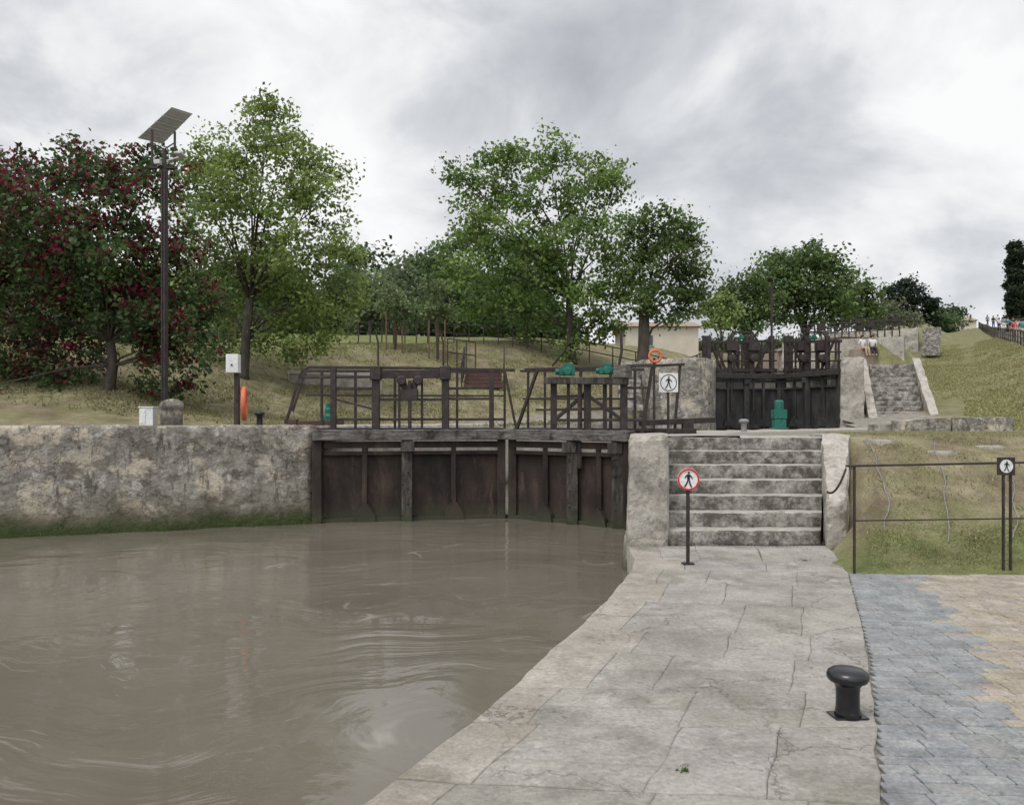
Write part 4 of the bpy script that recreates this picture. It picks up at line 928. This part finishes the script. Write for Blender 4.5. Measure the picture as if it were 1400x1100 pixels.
def leaves_for(lobes, dens, c1, c2, rclump, flower=None, up=.5):
    Ps = []; Cs = []; Ns = []; tips = []; Sz = []
    for c, r in lobes:
        vol = r[0]*r[1]*r[2]; nc = max(6, int(dens*(vol**(2/3))*7/(rclump/.42)**1.3))
        for _ in range(nc):
            d = NP.normal(size=3); d /= np.linalg.norm(d); rad = NP.uniform(.15,1)**.45
            rad *= 1+.13*NP.normal()
            cc = np.array(c)+d*np.array(r)*rad; tips.append((cc, c))
            k = int(NP.integers(40,76)); rc = rclump*NP.uniform(.6,1.35)
            pp = cc+NP.normal(size=(k,3))*rc*np.array([.6,.6,.4])
            tone = NP.uniform(.65,1.35); mixv = NP.uniform(0,1)
            base = (np.array(c1)*(1-mixv)+np.array(c2)*mixv)*tone
            col = base[None,:]*NP.uniform(.75,1.28,size=(k,1)); sz = np.ones(k)
            if flower is not None and NP.uniform() < flower[1]*(1.3 if d[2] > -.1 else .55):
                fc = cc+NP.normal(size=3)*rc*.3+np.array([0,-rc*.3,rc*.15]); sel = np.linalg.norm(pp-fc, axis=1) < rc*1.0
                sel &= NP.uniform(size=k) < .72
                col[sel] = np.array(flower[0])*NP.uniform(.45,1.4,size=(sel.sum(),1)); sz[sel] = .95
            Ps.append(pp); Cs.append(col); Sz.append(sz); nn_ = NP.normal(size=(k,3)); nn_[:,2] += up; nn_ += d*.5; Ns.append(nn_)
    return np.concatenate(Ps), np.concatenate(Ns), np.concatenate(Cs), tips, np.concatenate(Sz)
def tree(name, label, base, Y, lobes_px, c1, c2, lsize, dens=1, trunk=.16, rclump=.42, flower=None, dr=1.0, fork=.35, limb=True, twigs=60, lr=1.0):
    base = Vector(base); root = thing(name, base, label, 'tree')
    k = Y/F; lobes = []
    for i, (px, py, rx, ry) in enumerate(lobes_px):
        c = P(px, py, Y); c.y += R.uniform(-.55,.55)*rx*k*dr*1.2
        lobes.append((c, (rx*k, (rx+ry)*.5*k*dr, ry*k)))
    pos, nor, col, tips, sz = leaves_for(lobes, dens, c1, c2, rclump, flower)
    size = lsize*NP.uniform(.6,1.3,size=len(pos))*sz
    leafmesh('crown', pos, nor, size, col, 'leaf', root)
    m = MB(); cx = sum(l[0].x for l in lobes)/len(lobes); top = max(l[0].z for l in lobes)
    fk = base+Vector(((cx-base.x)*.15+R.uniform(-.1,.1), 0, (top-base.z)*fork))
    midp = base.lerp(fk, .5)+Vector((R.uniform(-.08,.08),0,0))
    m.tube([base-Vector((0,0,.3)), base+Vector((0,0,.15)), midp, fk], [trunk*1.5,trunk*1.1,trunk*.9,trunk*.8], 10)
    for c, r in lobes:
        q = fk if c.z > fk.z+.2 else midp
        a = q.lerp(c, .35)+Vector((R.uniform(-.2,.2),R.uniform(-.2,.2),.15*(c-q).length*R.uniform(.2,1))); b = q.lerp(c, .75)+Vector((R.uniform(-.2,.2),R.uniform(-.2,.2),.1))
        m.tube([q, a, b, c], [trunk*.5*lr,trunk*.3*lr,trunk*.16*lr,trunk*.05], 7)
        if limb:
            sel = [t for t in tips if t[1] is c]; R.shuffle(sel)
            for t in sel[:max(3, twigs//len(lobes))]:
                e = Vector(t[0]); s_ = b.lerp(c, R.random()); mm = s_.lerp(e, .5)+Vector((R.uniform(-.1,.1),0,R.uniform(0,.15)))
                m.tube([s_, mm, e], [trunk*.11,trunk*.07,trunk*.02], 5)
    m.build('trunk', 'bark', root, smooth=True)
    return root
tree('flowering_tree', 'dark leafed tree with crimson flowers at the left edge', on(150,19), 19,
     [(60,275,65,55),(150,250,65,45),(110,232,40,32),(105,330,80,60),(215,285,52,58),(40,380,65,62),(170,350,80,58),(240,370,50,58),(-10,320,55,75),(20,470,58,62),(90,425,62,45),(205,425,75,50),(265,460,40,50),(60,520,52,38),(232,510,48,48),(-30,430,50,80),(195,222,45,34),(-20,540,50,30),(150,400,75,45),(105,480,30,32),(197,475,32,32),(272,400,28,45),(85,208,28,18),(20,225,30,22)],
     (.05,.085,.03), (.105,.155,.052), .068, 3.0, .13, .33, flower=((.17,.014,.036), .66), fork=.2, lr=.7, twigs=50)
tree('leafy_tree', 'tall light green tree behind the solar lamp post', on(333,26), 26,
     [(370,185,40,38),(330,200,42,38),(285,215,45,38),(400,215,48,38),(445,235,32,30),(300,280,62,48),(370,275,62,48),(440,290,46,42),(330,350,72,50),(420,345,62,45),(468,330,32,40),(295,400,52,48),(390,410,62,45),(455,400,45,42),(350,450,45,30),(430,455,55,28),(398,485,24,16),(262,240,28,38),(380,155,30,18),(270,330,35,45)],
     (.14,.20,.05), (.28,.36,.11), .078, 2.7, .17, .42, fork=.3, lr=.7)
tree('leafy_tree', 'large rounded bright green tree at the centre behind the gates', on(783,38), 38,
     [(690,222,42,28),(750,215,42,24),(815,228,40,25),(655,255,34,28),(720,265,55,32),(800,280,50,38),(845,255,22,22),(650,300,28,28),(690,320,58,38),(760,335,62,42),(830,335,42,42),(645,365,50,38),(720,390,58,42),(790,395,52,40),(850,385,32,38),(675,420,55,28),(760,440,55,28),(820,445,42,28),(785,475,28,22),(700,205,26,14),(625,240,16,12)],
     (.10,.17,.04), (.215,.30,.085), .11, 2.2, .2, .55, fork=.3, lr=.7)
tree('leafy_tree', 'dark green tree with thick bare trunk in front of the cream house', on(877,36), 36,
     [(905,305,40,25),(940,325,30,30),(880,330,30,30),(915,355,48,32),(875,385,35,32),(930,390,38,30),(880,416,30,18),(925,424,32,18),(955,365,16,28),(945,410,24,22)],
     (.065,.11,.03), (.14,.205,.06), .105, 2.5, .3, .5, fork=.45, lr=.6)
tree('leafy_tree', 'small pale green tree left of the upper gates railings', on(987,44), 44, [(985,405,16,16),(968,425,22,14),(998,430,22,14),(980,442,28,10)], (.20,.28,.09), (.30,.38,.13), .115, 2.4, .1, .4, fork=.4)
tree('leafy_tree', 'dense dark tree peeping over the crimson tree at far left', on(12,34), 34, [(12,240,28,30),(-15,270,40,40),(25,290,30,40),(0,350,50,50)], (.035,.065,.02), (.07,.12,.03), .12, 2.2, .2, .5)
tree('leafy_tree', 'broad green tree on the right behind the upper gates', on(1100,72), 72, [(1075,362,32,22),(1110,355,30,20),(1055,385,32,25),(1095,395,42,32),(1135,385,24,28),(1070,420,44,28),(1125,425,34,28)], (.06,.105,.03), (.14,.20,.06), .20, 2.6, .3, 1.0)
tree('leafy_tree', 'round dark green tree left of the distant street lamp', on(1020,66), 66, [(1015,395,30,20),(1000,420,28,22),(1040,415,28,28),(1025,440,35,18)], (.055,.095,.026), (.125,.185,.055), .19, 2.6, .3, .9)
tree('leafy_tree', 'lower green tree to the right of the broad tree', on(1175,84), 84, [(1165,395,24,18),(1185,405,20,18),(1155,420,26,24),(1190,430,28,20)], (.07,.115,.032), (.15,.21,.065), .22, 2.6, .3, 1.0)
tree('leafy_tree', 'pale olive bush tree beyond the pinkish bridge', on(1215,92), 92, [(1212,430,22,12),(1235,438,18,8)], (.14,.17,.09), (.20,.23,.13), .26, 2.2, .2, 1.0)
for i, (px, Y, lb, lab) in enumerate([
    (505,52,[(505,395,28,32),(490,430,32,28),(525,430,28,28)],'grey green tree just right of the tall light green tree'),
    (548,56,[(548,385,28,26),(560,420,30,30),(535,430,24,28)],'mid green background tree between the two tallest crowns'),
    (600,48,[(600,360,22,25),(615,400,30,32),(590,430,28,24)],'dark background tree left of the centre tree'),
    (632,58,[(632,345,25,25),(640,395,30,35),(625,430,28,25)],'dark upright background tree touching the centre tree'),
    (470,60,[(470,385,28,30),(465,425,35,30)],'shaded background tree beneath the tall light green crown'),
    (720,60,[(720,440,45,24),(760,445,40,22),(690,450,30,15)],'low dark tree behind the centre trunk'),
    (200,40,[(200,430,60,40),(140,445,45,32),(265,440,50,34),(320,445,40,25)],'dark shrubby tree behind the crimson tree'),
    (60,42,[(60,440,60,35),(0,440,50,40)],'deep green shrubby tree behind the left edge')]):
    tree('leafy_tree', lab, on(px,Y), Y, lb, (.055,.095,.036) if i not in (0,1) else (.13,.17,.09), (.12,.175,.062) if i not in (0,1) else (.19,.24,.13), .155, 2.4, .18, .7, limb=False)
def cypress(label, px, Y, y0, y1, w):
    b = on(px,Y); lb = []; n = 12
    for i in range(n):
        t = i/(n-1); lb.append((px, y1+(y0-y1)*t, w*(.15+.85*math.sin(math.pi*min(1,(1-t)*.2+t*.62+.02))), (y0-y1)/n*.8))
    tree('cypress_tree', label, b, Y, lb, (.020,.036,.016), (.038,.06,.024), .16, 11, .12, .32, limb=False, fork=.6, lr=.5)
cypress('tall dark cypress at the right edge above the path', 1388, 92, 450, 338, 11)
cypress('small far cypress beside the layered pine', 1272, 112, 445, 410, 7)
tree('pine_tree', 'dark layered conifer on the far hill', on(1238,112), 112, [(1238,388,12,6),(1222,396,16,5),(1250,397,14,5),(1238,408,26,6),(1215,412,14,5),(1262,412,12,5),(1238,424,26,7)], (.026,.042,.028), (.05,.068,.046), .26, 3, .3, .9)
tree('pine_tree', 'low umbrella pine on the horizon left of the path', on(1300,140), 140, [(1292,426,14,6),(1310,428,12,6)], (.032,.052,.024), (.06,.085,.04), .35, 3, .2, 1.2)
lob = []
for i in range(60):
    px = -250+i*17+R.uniform(-8,8); Y = R.uniform(60,95); x = XX(px,Y); c = Vector((x,Y,gz(x,Y)+R.uniform(1,6))); lob.append((c,(2.6,2.6,R.uniform(2.4,4))))
for i in range(26):
    px = 960+i*13; Y = R.uniform(105,150); x = XX(px,Y); c = Vector((x,Y,gz(x,Y)+R.uniform(.2,1.5))); lob.append((c,(2.6,2.6,R.uniform(1.0,2.0))))
for i in range(12):
    px = 1330+i*16; Y = R.uniform(150,190); x = XX(px,Y); c = Vector((x,Y,gz(x,Y)+R.uniform(.2,1))); lob.append((c,(3,3,R.uniform(1,1.8))))
pos, nor, col, tips, sz = leaves_for(lob, 2.6, (.06,.10,.042), (.13,.185,.072), 1.0)
o = leafmesh('woodland', pos, nor, .24*NP.uniform(.6,1.3,size=len(pos)), col, 'leaf', None); tag(o, 'far green woodland beyond the banks', 'woodland', kind='stuff')
for i, (px, Y, lb, lab) in enumerate([(313,33,[(313,425,18,16),(300,445,15,12)],'leftmost young staked tree beneath the tall crown'),
        (540,34,[(540,400,18,18),(530,425,16,14),(550,425,15,14)],'young staked tree in the middle of the left bank'),
        (598,34,[(598,395,18,20),(590,420,16,14),(606,425,14,12)],'young staked tree left of the timber steps')]):
    b = on(px,Y); rt = tree('young_tree', lab, b, Y, lb, (.13,.17,.075), (.20,.25,.11), .085, 1.8, .05, .35, fork=.55)
    for dx, dy in ((-.35,-.2),(.35,-.2),(0,.4)):
        m = MB(); m.tube([b+Vector((dx,dy,-.2)), b+Vector((dx,dy,1.7))], .035, 8); m.build('stake', 'wood', rt)
# ------------------------------------------------------------------ grass
def blades(name, label, n, sampler, hgt, c1, c2, wid=.006):
    pts = sampler(n); n = len(pts); base = np.array(pts)
    hh = hgt*NP.uniform(.4,1.3,size=n); ang = NP.uniform(0,6.28,size=n); lean = NP.normal(size=(n,2))*.7*hh[:,None]
    w = wid*NP.uniform(.6,1.4,size=n); a = np.stack([np.cos(ang)*w, np.sin(ang)*w, np.zeros(n)],1)
    top = base+np.stack([lean[:,0],lean[:,1],hh],1)
    V = np.stack([base-a, base+a, top],1).reshape(-1,3)
    me = bpy.data.meshes.new(name); me.vertices.add(n*3); me.vertices.foreach_set('co', V.astype(np.float32).ravel())
    me.loops.add(n*3); me.loops.foreach_set('vertex_index', np.arange(n*3,dtype=np.int32)); me.polygons.add(n); me.polygons.foreach_set('loop_start', np.arange(0,n*3,3,dtype=np.int32)); me.update(calc_edges=True)
    t = NP.uniform(size=(n,1)); c = np.ones((n*3,4),np.float32); c[:,:3] = np.repeat((np.array(c1)*(1-t)+np.array(c2)*t)*NP.uniform(.6,1.3,size=(n,1)),3,0)
    me.attributes.new('col','FLOAT_COLOR','POINT').data.foreach_set('color', c.ravel())
    me.materials.append(M['grass']); o = bpy.data.objects.new(name, me); COL.objects.link(o); tag(o, label, 'grass', kind='stuff')
def samp(x0,x1,y0,y1,f):
    def s(n):
        out = []
        while len(out) < n:
            x = R.uniform(x0,x1); y = R.uniform(y0,y1)
            if R.random() < f(x,y): out.append((x,y,h(x,y)-.005))
        return out
    return s
def f1(x, y):
    if x < interp(BORD, min(y,9.9))+.08 or x < 4.55+(y-9.9)*.43: return 0
    k = noise.noise(Vector((x*1.4,y*1.4,4)))
    return sm((9.9-y)/1.4+k*1.4) if y < 9.9 else .2+.6*(k > .05)
blades('lawn_grass', 'short green grass at the foot of the right bank', 15000, samp(3.6,8.5,8.12,9.9,f1), .032, (.21,.25,.085), (.33,.33,.16))
blades('dry_grass', 'dry straw coloured grass on the upper right bank', 30000, samp(4.3,12,8.4,16,lambda x,y: (.15+.6*(noise.noise(Vector((x*1.2,y*1.2,14))) > 0) if y < 12 and f1(x,10.2) > 0 and x > 4.6+(y-9.9)*.43 else (.5 if x > 6.3 and y >= 12 else 0))), .045, (.36,.31,.19), (.28,.28,.13), .007)
blades('hill_grass', 'mixed green and dry grass on the right hill', 60000, samp(9,60,18,75,lambda x,y: (.25+.7*(noise.noise(Vector((x*.25,y*.25,4))) > -.1)) if (.5*x+.866*y > 24 and (.866*x-.5*y > .3) and .866*x-.5*y < 4.0) or (.5*x+.866*y > 37 and -2 < .866*x-.5*y < .4) else 0), .09, (.38,.33,.18), (.29,.31,.13), .03)
blades('bank_grass', 'thin dry grass on the left bank', 50000, samp(-16,4,17,38,lambda x,y: (.25+.7*(noise.noise(Vector((x*.5,y*.5,8))) > 0)) if dpoly(x,y,LFULL) > 2.5 and x < interp(XMID,y) else 0), .08, (.28,.25,.13), (.20,.22,.085), .018)
def weeds(name, label, spots, n, hh):
    P_ = []; N_ = []
    for (x,y,z,r_) in spots:
        for _ in range(n): P_.append((x+R.gauss(0,r_), y+R.gauss(0,r_), z+abs(R.gauss(0,hh)))); N_.append((R.gauss(0,1),R.gauss(0,1),R.gauss(.8,1)))
    pos = np.array(P_); nor = np.array(N_); t = NP.uniform(size=(len(pos),1))
    o = leafmesh(name, pos, nor, .007*NP.uniform(.5,1.5,size=len(pos)), (np.array((.08,.12,.03))*(1-t)+np.array((.17,.21,.07))*t), 'leaf', None, .5); tag(o, label, 'weeds', kind='stuff')
weeds('joint_weeds', 'small green weeds growing in the quay joints', [(XX(935,1701/480),1701/480,.0,.012),(1.75,9.7,.05,.08),(1.62,9.75,.0,.06),(1.9,9.8,.1,.05),(XX(1100,8.9),8.9,0,.03),(3.7,9.6,.0,.08),(3.4,9.85,.0,.04)], 60, .010)
weeds('wall_moss', 'green moss and weeds along the foot of the left quay wall', [(-9.2+i*.17+R.uniform(-.05,.05), 12.5+i*.17*.37-.18, R.choice([-.29,-.25,-.2]), .08) for i in range(34) if noise.noise(Vector((i*.3,0,0))) > -.1], 260, .05)
# ------------------------------------------------------------------ sky, sun, camera
w = bpy.data.worlds.new('World'); S.world = w; w.use_nodes = True; nt = w.node_tree; L = nt.links; bg = nt.nodes['Background']
tc = nn(nt, 'ShaderNodeTexCoord')
sky = nn(nt, 'ShaderNodeTexSky', sky_type='NISHITA'); sky.sun_disc = False
mp = nn(nt, 'ShaderNodeMapping'); mp.inputs['Scale'].default_value = (1,1,1.5); mp.inputs['Location'].default_value = (.75,.2,.4); L.new(tc.outputs['Generated'], mp.inputs['Vector'])
n1_ = nn(nt, 'ShaderNodeTexNoise'); n1_.inputs['Scale'].default_value = 3.8; n1_.inputs['Detail'].default_value = 10; n1_.inputs['Roughness'].default_value = .55; n1_.inputs['Distortion'].default_value = .3; L.new(mp.outputs[0], n1_.inputs['Vector'])
cur = n1_.outputs['Fac']
def blob(px, py, r_, w_, c=None):
    c = c or Vector(((px-700)/F, 1, (575-py)/F)).normalized()
    d = nn(nt, 'ShaderNodeVectorMath', operation='DISTANCE'); L.new(tc.outputs['Generated'], d.inputs[0]); d.inputs[1].default_value = c
    mr = nn(nt, 'ShaderNodeMapRange', interpolation_type='SMOOTHSTEP'); mr.inputs[1].default_value = 0; mr.inputs[2].default_value = r_; mr.inputs[3].default_value = w_; mr.inputs[4].default_value = 0
    L.new(d.outputs['Value'], mr.inputs[0]); return mr.outputs[0]
for b_ in [(340,60,.26,.14),(500,150,.24,.12),(110,75,.2,-.10),(820,130,.40,-.07),(1180,50,.2,.13),(1370,90,.24,.16),(1060,280,.3,-.05),(1340,300,.25,.12),(560,320,.25,.08),(60,190,.18,.14)]:
    ad = nn(nt, 'ShaderNodeMath', operation='ADD'); L.new(cur, ad.inputs[0]); L.new(blob(*b_), ad.inputs[1]); cur = ad.outputs[0]
rp = nn(nt, 'ShaderNodeValToRGB'); e = rp.color_ramp.elements; e[0].position = .30; e[0].color = (.46,.475,.51,1); e[1].position = .68; e[1].color = (1.0,1.0,1.0,1)
x = e.new(.42); x.color = (.585,.60,.635,1); x = e.new(.50); x.color = (.70,.715,.745,1); x = e.new(.575); x.color = (.86,.87,.885,1)
L.new(cur, rp.inputs[0])
sc_ = nn(nt, 'ShaderNodeVectorMath', operation='SCALE'); sc_.inputs['Scale'].default_value = .1; L.new(sky.outputs[0], sc_.inputs[0])
mx = nn(nt, 'ShaderNodeMix', data_type='RGBA'); mx.inputs[0].default_value = .04; L.new(rp.outputs[0], mx.inputs[6]); L.new(sc_.outputs[0], mx.inputs[7])
zb_ = blob(0,0,1.35,2.0, Vector((-.25,-.55,.8)).normalized()); z1_ = nn(nt, 'ShaderNodeMath', operation='ADD'); L.new(zb_, z1_.inputs[0]); z1_.inputs[1].default_value = 1.0
s2 = nn(nt, 'ShaderNodeVectorMath', operation='SCALE'); L.new(mx.outputs[2], s2.inputs[0]); L.new(z1_.outputs[0], s2.inputs['Scale'])
L.new(s2.outputs[0], bg.inputs[0]); bg.inputs[1].default_value = 1.0
sun = bpy.data.lights.new('sun', 'SUN'); sun.energy = 1.5; sun.angle = math.radians(14); sun.color = (1,.96,.9); so = bpy.data.objects.new('sun', sun); COL.objects.link(so)
so.rotation_euler = Vector((.30,.35,-.88)).to_track_quat('-Z','Y').to_euler()
sky.sun_elevation = math.radians(62); sky.sun_rotation = math.radians(220)
cd = bpy.data.cameras.new('camera'); co = bpy.data.objects.new('camera', cd); COL.objects.link(co); co.location = (0,0,CAM); co.rotation_euler = (math.radians(90),0,0)
cd.sensor_width = 36; cd.lens = 27; cd.shift_y = 25/1400; cd.clip_end = 3000; cd.clip_start = .05
S.camera = co
S.view_settings.view_transform = 'Standard'; S.view_settings.look = 'None'; S.view_settings.exposure = 0
